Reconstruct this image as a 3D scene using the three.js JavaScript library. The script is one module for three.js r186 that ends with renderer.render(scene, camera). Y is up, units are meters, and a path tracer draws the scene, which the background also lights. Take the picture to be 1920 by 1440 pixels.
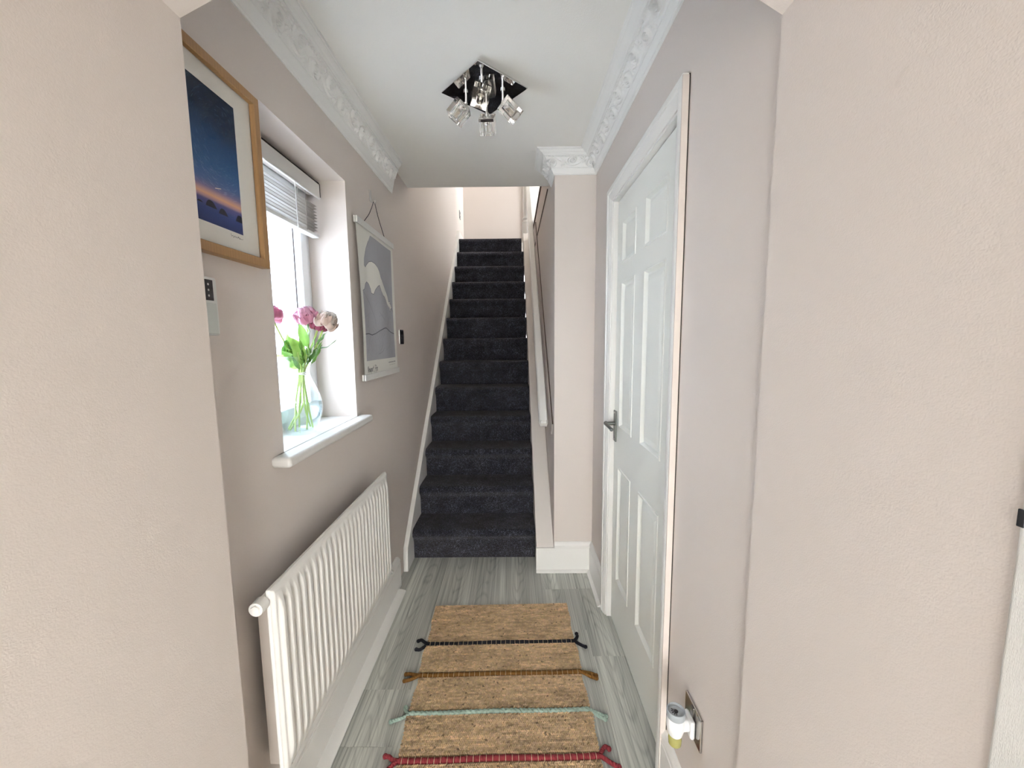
import * as THREE from 'three';
import { RoundedBoxGeometry } from 'three/addons/geometries/RoundedBoxGeometry.js';
import { mergeGeometries, mergeVertices, toCreasedNormals } from 'three/addons/utils/BufferGeometryUtils.js';

// ---------------------------------------------------------------- camera, sky, exposure
// x to the right, y up, the hall runs along -z; D below always means the distance -z from the camera's wall opening.
const scene = new THREE.Scene();
const renderer = new THREE.WebGLRenderer({ antialias: true });
renderer.toneMapping = THREE.LinearToneMapping;
renderer.toneMappingExposure = 8.5;
renderer.shadowMap.enabled = true;

const camera = new THREE.PerspectiveCamera(2 * Math.atan(720 / 750) * 180 / Math.PI, 1920 / 1440, 0.02, 100);
camera.position.set(0, 1.38, 0);
camera.quaternion.setFromRotationMatrix(new THREE.Matrix4().set(
  0.99994960, 0.00872643, 0.00496552, 0,
  -0.00921959, 0.99389391, 0.10995405, 0,
  -0.00397570, -0.10999429, 0.99392427, 0,
  0, 0, 0, 1));
scene.add(camera);

function overcastSky() {                       // bright even overcast, a little bluer towards the zenith
  const w = 64, h = 64, a = new Float32Array(w * h * 4);
  for (let j = 0; j < h; j++) for (let i = 0; i < w; i++) {
    const up = Math.max(0, (j + 0.5) / h * 2 - 1), k = (j * w + i) * 4;
    const l = 2.6 + 1.2 * up;
    a[k] = l * (0.985 - 0.04 * up); a[k + 1] = l * 0.99; a[k + 2] = l * (1.0 + 0.06 * up); a[k + 3] = 1;
  }
  const t = new THREE.DataTexture(a, w, h, THREE.RGBAFormat, THREE.FloatType);
  t.mapping = THREE.EquirectangularReflectionMapping; t.minFilter = t.magFilter = THREE.LinearFilter; t.needsUpdate = true;
  return t;
}
scene.background = overcastSky();

// ---------------------------------------------------------------- helpers
let seed = 7;
const rnd = () => { seed = (seed + 0x6D2B79F5) | 0; let t = Math.imul(seed ^ (seed >>> 15), 1 | seed); t = (t + Math.imul(t ^ (t >>> 7), 61 | t)) ^ t; return ((t ^ (t >>> 14)) >>> 0) / 4294967296; };
const rr = (a, b) => a + (b - a) * rnd();
const V = (x, y, z) => new THREE.Vector3(x, y, z);
const clamp = (x, a = 0, b = 1) => Math.min(b, Math.max(a, x));
const smooth = (a, b, x) => { const t = clamp((x - a) / (b - a)); return t * t * (3 - 2 * t); };
const lerp = (a, b, t) => a + (b - a) * t;

function lattice(nx, ny, s) {                  // tileable value noise on an nx x ny lattice
  let q = s * 7919 + 13; const g = new Float32Array(nx * ny);
  for (let i = 0; i < g.length; i++) { q = (Math.imul(q, 1664525) + 1013904223) | 0; g[i] = (q >>> 8) / 16777216; }
  return (x, y) => {
    x = ((x % nx) + nx) % nx; y = ((y % ny) + ny) % ny;
    const i = Math.floor(x), j = Math.floor(y), u = x - i, v = y - j, a = u * u * (3 - 2 * u), b = v * v * (3 - 2 * v), i2 = (i + 1) % nx, j2 = (j + 1) % ny;
    return lerp(lerp(g[j * nx + i], g[j * nx + i2], a), lerp(g[j2 * nx + i], g[j2 * nx + i2], a), b);
  };
}
function texture(n, m, f, srgb) {              // f(u, v) -> grey or [r, g, b], 0..1
  const a = new Uint8Array(n * m * 4);
  for (let j = 0; j < m; j++) for (let i = 0; i < n; i++) {
    const c = f((i + 0.5) / n, (j + 0.5) / m), k = (j * n + i) * 4, g = Array.isArray(c) ? c : [c, c, c];
    for (let e = 0; e < 3; e++) a[k + e] = Math.round(255 * clamp(g[e]));
    a[k + 3] = 255;
  }
  const t = new THREE.DataTexture(a, n, m, THREE.RGBAFormat);
  t.wrapS = t.wrapT = THREE.RepeatWrapping; t.magFilter = THREE.LinearFilter; t.minFilter = THREE.LinearMipmapLinearFilter; t.generateMipmaps = true;
  if (srgb) t.colorSpace = THREE.SRGBColorSpace;
  t.needsUpdate = true; return t;
}
function every(t, x, y = x) { const c = t.clone(); c.repeat.set(1 / x, 1 / y); c.needsUpdate = true; return c; }   // one tile of the texture per x by y metres

const used = {};
function numbered(name) { const k = used[name] = (used[name] ?? -1) + 1; return k ? name + '_' + String(k).padStart(3, '0') : name; }
function prep(o) { o.traverse?.((m) => { if (m.isMesh) { m.castShadow = m.receiveShadow = true; } }); return o; }
function part(name, geo, mat, parent) { const m = new THREE.Mesh(geo, mat); m.name = name; m.castShadow = m.receiveShadow = true; (parent ?? scene).add(m); return m; }
function tag(o, label, category, group) { o.name = numbered(o.name); o.userData = { label, category }; if (group) o.userData.group = group; return o; }
function thing(name, label, category, pos = [0, 0, 0], group) { const g = new THREE.Group(); g.name = name; scene.add(g); g.position.set(...pos); return tag(g, label, category, group); }
function struct(name, geo, mat) { const m = part(name, geo, mat); m.name = numbered(name); m.userData.kind = 'structure'; return m; }
function structGroup(name) { const g = new THREE.Group(); g.name = numbered(name); g.userData.kind = 'structure'; scene.add(g); return g; }

function metres(geo, turn = false) {           // uv in metres from each face's own plane
  const g = geo.index ? geo.toNonIndexed() : geo, p = g.attributes.position, uv = new Float32Array(p.count * 2), a = V(), b = V(), c = V(), n = V();
  for (let i = 0; i < p.count; i += 3) {
    a.fromBufferAttribute(p, i); b.fromBufferAttribute(p, i + 1); c.fromBufferAttribute(p, i + 2);
    n.copy(b).sub(a).cross(c.clone().sub(a));
    const x = Math.abs(n.x), y = Math.abs(n.y), z = Math.abs(n.z);
    [a, b, c].forEach((q, k) => {
      let s = x >= y && x >= z ? [q.z, q.y] : y >= z ? [q.x, q.z] : [q.x, q.y];
      if (turn) s = [s[1], s[0]];
      uv[(i + k) * 2] = s[0]; uv[(i + k) * 2 + 1] = s[1];
    });
  }
  g.setAttribute('uv', new THREE.BufferAttribute(uv, 2)); return g;
}
// box by its limits; d0 and d1 are distances into the hall (z = -d)
function box(x0, x1, y0, y1, d0, d1) { return metres(new THREE.BoxGeometry(x1 - x0, y1 - y0, d1 - d0).translate((x0 + x1) / 2, (y0 + y1) / 2, -(d0 + d1) / 2)); }
function rbox(x0, x1, y0, y1, d0, d1, r = 0.003, seg = 2) { return new RoundedBoxGeometry(x1 - x0, y1 - y0, d1 - d0, seg, r).translate((x0 + x1) / 2, (y0 + y1) / 2, -(d0 + d1) / 2); }
const merged = (list) => mergeGeometries(list.map((g) => { const q = g.index ? g.toNonIndexed() : g.clone(); for (const k of Object.keys(q.attributes)) if (!['position', 'normal', 'uv'].includes(k)) q.deleteAttribute(k); if (!q.attributes.uv) q.setAttribute('uv', new THREE.BufferAttribute(new Float32Array(q.attributes.position.count * 2), 2)); return q; }));
// a side-view polygon of [D, y] points, solid from x0 to x1
function sidePrism(pts, x0, x1, bevel = 0) {
  const s = new THREE.Shape(pts.map(([d, y]) => new THREE.Vector2(d, y)));
  const g = new THREE.ExtrudeGeometry(s, { depth: x1 - x0 - 2 * bevel, bevelEnabled: bevel > 0, bevelSize: bevel, bevelThickness: bevel, bevelOffset: -bevel, bevelSegments: 2, curveSegments: 10 });
  return metres(g.translate(0, 0, bevel).applyMatrix4(new THREE.Matrix4().set(0, 0, 1, x0, 0, 1, 0, 0, -1, 0, 0, 0, 0, 0, 0, 1)));
}
function wallAlongHall(x0, x1, d0, d1, y0, y1, holes) {
  const s = new THREE.Shape([new THREE.Vector2(d0, y0), new THREE.Vector2(d1, y0), new THREE.Vector2(d1, y1), new THREE.Vector2(d0, y1)]);
  for (const [a, b, c, e] of holes) s.holes.push(new THREE.Path([new THREE.Vector2(a, c), new THREE.Vector2(a, e), new THREE.Vector2(b, e), new THREE.Vector2(b, c)]));
  return metres(new THREE.ExtrudeGeometry(s, { depth: x1 - x0, bevelEnabled: false }).applyMatrix4(new THREE.Matrix4().set(0, 0, 1, x0, 0, 1, 0, 0, -1, 0, 0, 0, 0, 0, 0, 1)));
}
function wallAcross(x0, x1, y0, y1, z0, z1, holes) {
  const s = new THREE.Shape([[x0, y0], [x1, y0], [x1, y1], [x0, y1]].map(([x, y]) => new THREE.Vector2(x, y)));
  for (const [a, b, c, e] of holes) s.holes.push(new THREE.Path([[a, c], [a, e], [b, e], [b, c]].map(([x, y]) => new THREE.Vector2(x, y))));
  return metres(new THREE.ExtrudeGeometry(s, { depth: z1 - z0, bevelEnabled: false }).translate(0, 0, z0));
}
// profile [[a, b]...] (closed) swept from p0 to p1; a runs along A, b along B; the ends are shifted by m0*a and m1*a for mitres
function mould(profile, p0, p1, A, B, m0 = 0, m1 = 0) {
  const T = p1.clone().sub(p0), L = T.length(); T.normalize();
  const pos = [], at = (end, [a, b]) => p0.clone().addScaledVector(T, end ? L + m1 * a : m0 * a).addScaledVector(A, a).addScaledVector(B, b);
  const flip = A.clone().cross(B).dot(T) < 0, area = THREE.ShapeUtils.area(profile.map(([a, b]) => new THREE.Vector2(a, b))), cw = (area < 0) !== flip;
  const tri = (p, q, r) => cw ? pos.push(p, r, q) : pos.push(p, q, r);
  for (let i = 0; i < profile.length; i++) {
    const u = profile[i], v = profile[(i + 1) % profile.length], a = at(0, u), b = at(0, v), c = at(1, v), d = at(1, u);
    tri(a, b, c); tri(a, c, d);
  }
  const f = THREE.ShapeUtils.triangulateShape(profile.map(([a, b]) => new THREE.Vector2(a, b)), []);
  for (const [i, j, k] of f) { tri(at(0, profile[i]), at(0, profile[k]), at(0, profile[j])); tri(at(1, profile[i]), at(1, profile[j]), at(1, profile[k])); }
  const g = new THREE.BufferGeometry().setFromPoints(pos);
  return toCreasedNormals(metres(g), 0.6);
}
function tube(pts, r, seg = 24, rad = 8, closed = false) { return new THREE.TubeGeometry(new THREE.CatmullRomCurve3(pts.map((p) => p.isVector3 ? p : V(...p)), closed), seg, r, rad, closed); }
function cyl(r0, r1, a, b, n = 20) { const d = b.clone().sub(a), g = new THREE.CylinderGeometry(r1, r0, d.length(), n); g.applyQuaternion(new THREE.Quaternion().setFromUnitVectors(V(0, 1, 0), d.clone().normalize())); return g.translate(...a.clone().add(b).multiplyScalar(0.5).toArray()); }

// ---------------------------------------------------------------- materials
const std = (o) => new THREE.MeshStandardMaterial(o), phy = (o) => new THREE.MeshPhysicalMaterial(o);
const n1 = lattice(64, 64, 1), n2 = lattice(128, 128, 2), n3 = lattice(16, 16, 3), n4 = lattice(256, 256, 4);
const stipple = texture(512, 512, (u, v) => 0.35 * n1(u * 64, v * 64) + 0.65 * n2(u * 128, v * 128));
const paintBump = every(stipple, 0.17);
const pink = std({ color: new THREE.Color(0.70, 0.632, 0.58), roughness: 0.75, bumpMap: paintBump, bumpScale: 0.00018 });
const ceilingPaint = std({ color: new THREE.Color(0.87, 0.86, 0.815), roughness: 0.85, bumpMap: paintBump, bumpScale: 0.0003 });
const plaster = std({ color: new THREE.Color(0.87, 0.87, 0.845), roughness: 0.7, bumpMap: every(stipple, 0.12), bumpScale: 0.0005 });
const gloss = std({ color: new THREE.Color(0.82, 0.805, 0.765), roughness: 0.32, bumpMap: every(stipple, 0.2), bumpScale: 0.0003 });
const doorPaint = std({ color: new THREE.Color(0.85, 0.855, 0.79), roughness: 0.38, bumpMap: every(stipple, 0.1), bumpScale: 0.0002 });
const upvc = std({ color: new THREE.Color(0.85, 0.86, 0.87), roughness: 0.3 });
const radiatorEnamel = std({ color: new THREE.Color(0.8, 0.785, 0.745), roughness: 0.34 });
const chrome = std({ color: new THREE.Color(0.75, 0.74, 0.72), metalness: 1, roughness: 0.12 });
const mirror = std({ color: new THREE.Color(0.8, 0.8, 0.8), metalness: 1, roughness: 0.02 });
const pewter = std({ color: new THREE.Color(0.2, 0.21, 0.2), metalness: 1, roughness: 0.35 });
const black = std({ color: new THREE.Color(0.012, 0.012, 0.014), roughness: 0.35 });
const brownLine = std({ color: new THREE.Color(0.12, 0.085, 0.065), roughness: 0.9 });
const darkGap = std({ color: new THREE.Color(0.05, 0.04, 0.035), roughness: 0.9 });
const carpetTex = texture(1024, 1024, (u, v) => {       // one tile is 0.68 m: fibre speckle, tufts, and patches of brushed pile
  const s = 0.3 * n4(u * 512, v * 512) + 0.45 * n4(u * 256 + 9, v * 256) + 0.25 * n2(u * 128, v * 128), t = 0.6 * n3(u * 16 + 3, v * 16) + 0.25 * n1(u * 64, v * 64) + 0.15 * n1(u * 64 + 9, v * 64);
  const k = 0.16 + 2.4 * Math.pow(s, 2.1) * (0.55 + 0.9 * t);
  return [0.235 * k, 0.24 * k, (0.27 + 0.03 * (1 - t)) * k];
}, true);
const carpetBump = texture(512, 512, (u, v) => 0.6 * n4(u * 256, v * 256) + 0.4 * n2(u * 128, v * 128));
const carpet = phy({ map: every(carpetTex, 0.68), bumpMap: every(carpetBump, 0.34), bumpScale: 0.006, roughness: 1, sheen: 1, sheenRoughness: 0.5, sheenColor: new THREE.Color(0.3, 0.27, 0.25) });

// ---------------------------------------------------------------- the shell
const XL = -0.675, XR = 0.455, CEIL = 2.36, LAND = 2.592, DW = 2.27, XS = 0.23;
const WIN = [1.14, 1.69, 1.045, 2.023];        // window opening in the left wall: D0, D1, sill, head
const DOOR = [1.156, 1.875, 1.995];            // door opening in the right wall: D0, D1, head
struct('wall_left', wallAlongHall(-0.925, XL, 0.796, 5.9, -0.1, 5.1, [WIN]), pink);
struct('wall_right', wallAlongHall(XR, 0.62, 0.72, DW + 0.1, -0.1, 2.4, [[DOOR[0], DOOR[1], -0.1, DOOR[2]]]), pink);
struct('wall_far', box(XS, XR, -0.1, 2.4, DW, DW + 0.12), pink);
struct('wall_stair', box(XS, XS + 0.12, -0.1, 2.34, DW + 0.12, 5.72), pink);
struct('wall_porch_left', box(-0.95, -0.603, -0.1, 2.7, 0.27, 0.796), pink);
struct('wall_porch_right', box(0.445, 0.8, -0.1, 2.7, 0.27, 0.72), pink);
{ // header of the opening: splayed corners and a flat middle, following the two jambs
  const s = new THREE.Shape([[-0.61, 1.966], [-0.37, 2.06], [0.21, 2.06], [0.45, 1.9555], [0.45, 2.7], [-0.61, 2.7]].map(([x, y]) => new THREE.Vector2(x, y)));
  const g = new THREE.ExtrudeGeometry(s, { depth: 0.45, bevelEnabled: false }), p = g.attributes.position;
  for (let i = 0; i < p.count; i++) p.setZ(i, p.getZ(i) < 0.1 ? -lerp(0.796, 0.72, (p.getX(i) + 0.603) / 1.048) : -0.27);
  // the right springing sits a little lower
  for (let i = 0; i < p.count; i++) if (p.getX(i) > 0.4 && p.getY(i) < 2) p.setY(i, 1.902);
  struct('wall_arch', metres(g), pink);
}
struct('ceiling', box(-0.925, 0.62, CEIL, LAND - 0.012, 0.27, 2.70), ceilingPaint);
struct('ceiling_landing', box(-0.925, 2.5, 5.0, 5.15, 2.6, 5.9), ceilingPaint);
struct('wall_upper_front', box(-0.675, 2.5, LAND - 0.012, 5.0, 2.60, 2.70), pink);
struct('wall_landing_end', box(-0.675, 2.5, 2.3, 5.0, 5.72, 5.9), pink);
struct('wall_landing_right', wallAlongHall(1.5, 1.7, 2.7, 5.72, 2.3, 5.0, [[4.7, 5.62, 3.1, 4.9]]), pink);
struct('floor_landing', box(XS, 1.5, 2.34, LAND - 0.012, 2.70, 5.72), pink);
struct('wall_below_landing', box(XS + 0.12, 0.62, -0.1, 2.34, DW + 0.12, DW + 0.2), pink);
struct('wall_door_back', box(0.56, 0.62, -0.1, 2.1, 1.1, 1.95), pink);
{ // unseen glazed porch added behind the camera, its opening sized to shape the daylight
  const Z = 1.6, H = 1.75, X = 0.55;
  struct('wall_added_porch_front', wallAcross(-1.35, 1.35, -0.1, 2.7, Z, Z + 0.15, [[-X, X, 0.02, H]]), pink);
  struct('wall_added_porch_side_left', box(-1.5, -1.35, -0.1, 2.7, -Z - 0.15, 0.4), pink);
  struct('wall_added_porch_side_right', box(1.35, 1.5, -0.1, 2.7, -Z - 0.15, 0.4), pink);
  struct('wall_added_porch_back', merged([box(-1.4, -0.9, -0.1, 2.7, 0.27, 0.4), box(0.75, 1.4, -0.1, 2.7, 0.27, 0.4)]), pink);
  struct('ceiling_added_porch', box(-1.5, 1.5, 2.4, 2.55, -Z - 0.15, 0.4), ceilingPaint);
  struct('floor_added_porch', box(-1.5, 1.5, -0.11, -0.002, -Z - 0.15, 0.29), std({ color: new THREE.Color(0.45, 0.44, 0.41), roughness: 0.6, bumpMap: every(stipple, 0.3), bumpScale: 0.001 }));
  const g = structGroup('added_window_3'), z0 = -Z - 0.1, z1 = -Z - 0.03;  // added window; its frosted panes scatter daylight into the hall
  for (const [x0, x1, y0, y1] of [[-X, X, 0.02, 0.08], [-X, X, H - 0.06, H], [-X, -X + 0.06, 0.08, H - 0.06], [X - 0.06, X, 0.08, H - 0.06], [-0.03, 0.03, 0.08, H - 0.06]]) part('window_frame', box(x0, x1, y0, y1, z0, z1), upvc, g);
  for (const s of [-1, 1]) part('pane', box(Math.min(s * 0.025, s * (X - 0.055)), Math.max(s * 0.025, s * (X - 0.055)), 0.075, H - 0.055, z0 + 0.03, z0 + 0.034), phy({ color: 0xfffefc, transmission: 1, thickness: 0, roughness: 0.5, ior: 1.5 }), g);
}
struct('ground', box(-25, 25, -0.3, -0.12, -25, 25), std({ color: new THREE.Color(0.5, 0.49, 0.47), roughness: 0.95, bumpMap: every(stipple, 0.5), bumpScale: 0.004 }));

// ---------------------------------------------------------------- floor of grey oak planks
const wn = lattice(32, 32, 11), wf = lattice(256, 32, 12), wl = lattice(64, 8, 13), ww = lattice(16, 16, 14);
const strips = [0, 1, 2, 3].map((k) => ({ cx: 0.35 + 0.12 * k - 0.05 * k * k, sgn: k % 2 ? -1 : 1, a: 5 + 2 * k }));
const oak = texture(1024, 1024, (u, v) => {
  const k = Math.min(3, Math.floor(u * 4)), x = u * 4 - k, s = strips[k];
  const warp = (wn(u * 32, v * 8 + k * 5) - 0.5) * 0.5 + (ww(u * 16, v * 3) - 0.5) * 0.8;
  const d = x - s.cx + 0.13 * Math.sin(6.283 * v + k);
  const h = d * d * 20 + s.sgn * 4 * (v < 0.5 ? v : 1 - v) * 2 + warp;      // contours open and close like cathedral grain
  const ring = Math.pow(0.5 + 0.5 * Math.sin(6.283 * h * 1.5), 5);
  const near = Math.exp(-d * d * 14);
  const pore = Math.pow(wf(u * 256, v * 6), 2.2), streak = wl(u * 64, v * 2), broad = ww(u * 16 + 5, v * 2);
  const t = 0.785 + 0.13 * (streak - 0.5) + 0.12 * (broad - 0.5) - 0.07 * ring * (0.35 + 0.65 * near) - 0.17 * pore;
  return [t * 1.005, t * 1.01, t * 0.965];
}, true);
oak.anisotropy = 8;
const floor = structGroup('floor');
part('subfloor', box(-0.95, 0.8, -0.11, -0.0125, 0.27, 2.62), darkGap, floor);
const plankMats = [0, 1, 2, 3, 4, 5].map((k) => {
  const t = every(oak, 0.76, 1.5); t.offset.set((k % 4) * 0.25, k * 0.37); t.needsUpdate = true;
  return std({ color: new THREE.Color(1, 1, 1).multiplyScalar(0.95 + 0.02 * ((k * 3) % 4)), map: t, roughness: 0.42, bumpMap: t, bumpScale: 0.0004 });
});
{
  const rows = [[-0.803, [0.27, 0.9, 2.6]], [-0.613, [0.27, 1.222, 2.482]], [-0.423, [0.27, 0.55, 1.81, 2.6]], [-0.233, [0.27, 1.4, 2.6]], [-0.043, [0.27, 0.5, 1.7, 2.6]], [0.147, [0.27, 0.825, 2.085, 2.6]], [0.337, [0.27, 0.83, 2.09, 2.6]]];
  let k = 0;
  for (const [x, ds] of rows) for (let i = 0; i + 1 < ds.length; i++) {
    const w = Math.min(x + 0.19 + (x > 0.3 ? 0.04 : 0), 0.556) - x - 0.0008, l = ds[i + 1] - ds[i] - 0.001;
    const g = rbox(0, w, -0.012, 0, 0, l, 0.0009, 1), p = g.attributes.position, uv = g.attributes.uv;
    for (let j = 0; j < p.count; j++) uv.setXY(j, p.getX(j), -p.getZ(j));
    const m = part('plank', g, plankMats[(k * 5 + i * 2) % 6], floor); m.position.set(x + 0.0004, 0, -ds[i] - 0.0005); k++;
  }
}

// ---------------------------------------------------------------- skirtings, beads
const skirt = (h, t) => [[0, 0], [t, 0], [t, h - 0.035], [t - 0.002, h - 0.033], [t - 0.003, h - 0.026], [t - 0.001, h - 0.02], [t - 0.003, h - 0.013], [t - 0.009, h - 0.006], [t - 0.012, h - 0.001], [t - 0.014, h], [0, h]];
const bead = (a, w, h) => [[a, 0], [a + w, 0], [a + w, 0.004], [a + w - 0.004, h * 0.55], [a + w * 0.45, h - 0.002], [a, h]];
const up = V(0, 1, 0), R = (x, d) => V(x, 0, -d);
struct('baseboard_left', mould(skirt(0.17, 0.027), R(XL, 0.796), R(XL, 2.13), V(1, 0, 0), up), gloss);
struct('trim_1', mould(bead(0.027, 0.04, 0.016), R(XL, 0.796), R(XL, 2.073), V(1, 0, 0), up), gloss);
struct('baseboard_right', merged([
  mould(skirt(0.196, 0.017), R(XR, 0.72), R(XR, 1.098), V(-1, 0, 0), up),
  mould(skirt(0.182, 0.017), R(XR, 1.933), R(XR, DW), V(-1, 0, 0), up, 0, -1)]), gloss);
struct('baseboard_far', merged([mould(skirt(0.182, 0.017), R(XR, DW), R(XS + 0.002, DW), V(0, 0, 1), up, 1, 0), box(0.123, XS + 0.002, 0, 0.148, 2.2545, 2.27)]), gloss);
struct('trim_2', merged([
  mould(bead(0.017, 0.016, 0.013), R(XR, 1.933), R(XR, DW), V(-1, 0, 0), up, 0, -1),
  mould(bead(0.017, 0.016, 0.013), R(XR, DW), R(0.123, DW), V(0, 0, 1), up, 1, 0)]), gloss);

// ---------------------------------------------------------------- cornices with moulded acanthus scrolls
function spiral(x, y, r, dir) {                // ridge of a plaster scroll round the origin
  const d = Math.hypot(x, y) / r; if (d > 1.15) return 0;
  const th = Math.atan2(y * dir, x), ph = Math.log(d + 0.05) * 1.35 + th / 6.283;
  const f = ph - Math.floor(ph);
  return Math.pow(0.5 + 0.5 * Math.cos(6.283 * f), 1.5) * smooth(1.15, 0.8, d) + 0.7 * smooth(0.24, 0.1, d);
}
function acanthus(s, t) {                      // relief 0..1; s metres along, t 0..1 across the frieze
  const L = 0.105, k = Math.floor(s / L), x = s / L - k, Y = t - 0.5;
  let h = 0.16 * Math.pow(0.5 + 0.5 * Math.cos(6.283 * (n1(s * 90, t * 9) * 1.5)), 2);            // small leaf tips fill the ground
  for (const o of [-1, 0, 1]) {
    const sg = (k + o) & 1 ? 1 : -1, X = x - 0.5 - o;
    h = Math.max(h, spiral(X * 1.6, (Y - 0.1 * sg) * 1.15, 0.46, sg));
    const lx = X - 0.46, ly = Y + 0.12 * sg, a = Math.atan2(ly, lx * 1.4), d = Math.hypot(ly * 1.0, lx * 1.7);   // fan leaf with lobes
    h = Math.max(h, smooth(0.46, 0.06, d / (0.78 + 0.22 * Math.cos(9 * a))) * (0.45 + 0.55 * Math.pow(0.5 + 0.5 * Math.cos(9 * a), 0.6)));
  }
  const stem = Y - 0.3 * Math.sin(Math.PI * (s / L));
  h = Math.max(h, 0.8 * Math.exp(-stem * stem * 220));
  const bx = ((s / 0.017) % 1 + 1) % 1 - 0.5, by = (t - 0.95) * 2.2;                              // small scallops under the bead
  h = Math.max(h, 0.6 * smooth(0.5, 0.3, Math.hypot(bx, by * 3)));
  return h * smooth(0, 0.05, t) * smooth(1, 0.97, t);
}
// profile from the wall (a=0, b=1 lowest) to the ceiling edge (a=1, b=0); the third entry is the place on the frieze
const CP = [[0, 1], [0.05, 1], [0.075, 0.985], [0.075, 0.955], [0.1, 0.945], [0.115, 0.90], [0.14, 0.84], [0.175, 0.775], [0.2, 0.735], [0.2, 0.72], [0.225, 0.715], [0.225, 0.70]];
const FR = 30;
for (let i = 0; i <= FR; i++) { const t = i / FR, e = t * Math.PI / 2; CP.push([0.225 + 0.375 * (0.55 * t + 0.45 * (1 - Math.cos(e))), 0.70 - 0.43 * (0.55 * t + 0.45 * Math.sin(e)), t]); }
CP.push([0.61, 0.25], [0.64, 0.25], [0.64, 0.215], [0.67, 0.205], [0.69, 0.18], [0.71, 0.175], [0.71, 0.155], [0.74, 0.15], [0.78, 0.135], [0.83, 0.105], [0.86, 0.07], [0.88, 0.065], [0.88, 0.045], [0.93, 0.045], [0.965, 0.03], [0.97, 0.012], [1, 0.01], [1, 0]);
function cornice(p0, p1, A, P, Q, m0, m1, s0, amp) {
  const T = p1.clone().sub(p0), L = T.length(); T.normalize();
  const N = Math.max(4, Math.round(L / 0.0028)), M = CP.length, pos = new Float32Array((N + 1) * M * 3), idx = [], q = V();
  for (let i = 0; i <= N; i++) for (let j = 0; j < M; j++) {
    const [a, b, t] = CP[j]; let off = 0; const al = lerp(m0 * a * P, L + m1 * a * P, i / N);
    if (t !== undefined) off = amp * (acanthus(al + s0, t) - 0.3);
    q.copy(p0).addScaledVector(T, al).addScaledVector(A, a * P + off * 0.7); q.y -= b * Q + off * 0.7;
    pos.set([q.x, q.y, q.z], (i * M + j) * 3);
  }
  const flip = A.clone().cross(up).dot(T) > 0;
  for (let i = 0; i < N; i++) for (let j = 0; j + 1 < M; j++) {
    const a = i * M + j, b = a + 1, c = a + M, d = c + 1;
    flip ? idx.push(a, b, c, b, d, c) : idx.push(a, c, b, b, c, d);
  }
  const ring = CP.map(([a, b]) => new THREE.Vector2(a * P, -b * Q)); ring.push(new THREE.Vector2(0, 0));
  const g = new THREE.BufferGeometry(); g.setAttribute('position', new THREE.BufferAttribute(pos, 3)); g.setIndex(idx);
  const body = toCreasedNormals(g, 0.7);
  const cap = []; for (const e of [0, 1]) for (const f of THREE.ShapeUtils.triangulateShape(ring, [])) for (const v of (e === 0) === flip ? [f[2], f[1], f[0]] : f) cap.push(p0.clone().addScaledVector(T, e ? L + m1 * ring[v].x : m0 * ring[v].x).addScaledVector(A, ring[v].x).setY(p0.y + ring[v].y));
  const cg = new THREE.BufferGeometry().setFromPoints(cap); cg.computeVertexNormals();
  return merged([metres(body), metres(cg)]);
}
const C = (x, d) => V(x, CEIL, -d);
struct('trim_3', cornice(C(XL, 0.75), C(XL, 2.335), V(1, 0, 0), 0.068, 0.162, 0, 0, 0, 0.013), plaster);
struct('trim_4', merged([
  cornice(C(XR, 0.70), C(XR, DW), V(-1, 0, 0), 0.102, 0.1, 0, -1, 0.03, 0.011),
  cornice(C(XR, DW), C(XS, DW), V(0, 0, 1), 0.102, 0.1, 1, 1, 0.02, 0.011),
  cornice(C(XS, DW), C(XS, 2.44), V(-1, 0, 0), 0.102, 0.1, -1, 0, 0.05, 0.011)]), plaster);

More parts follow.
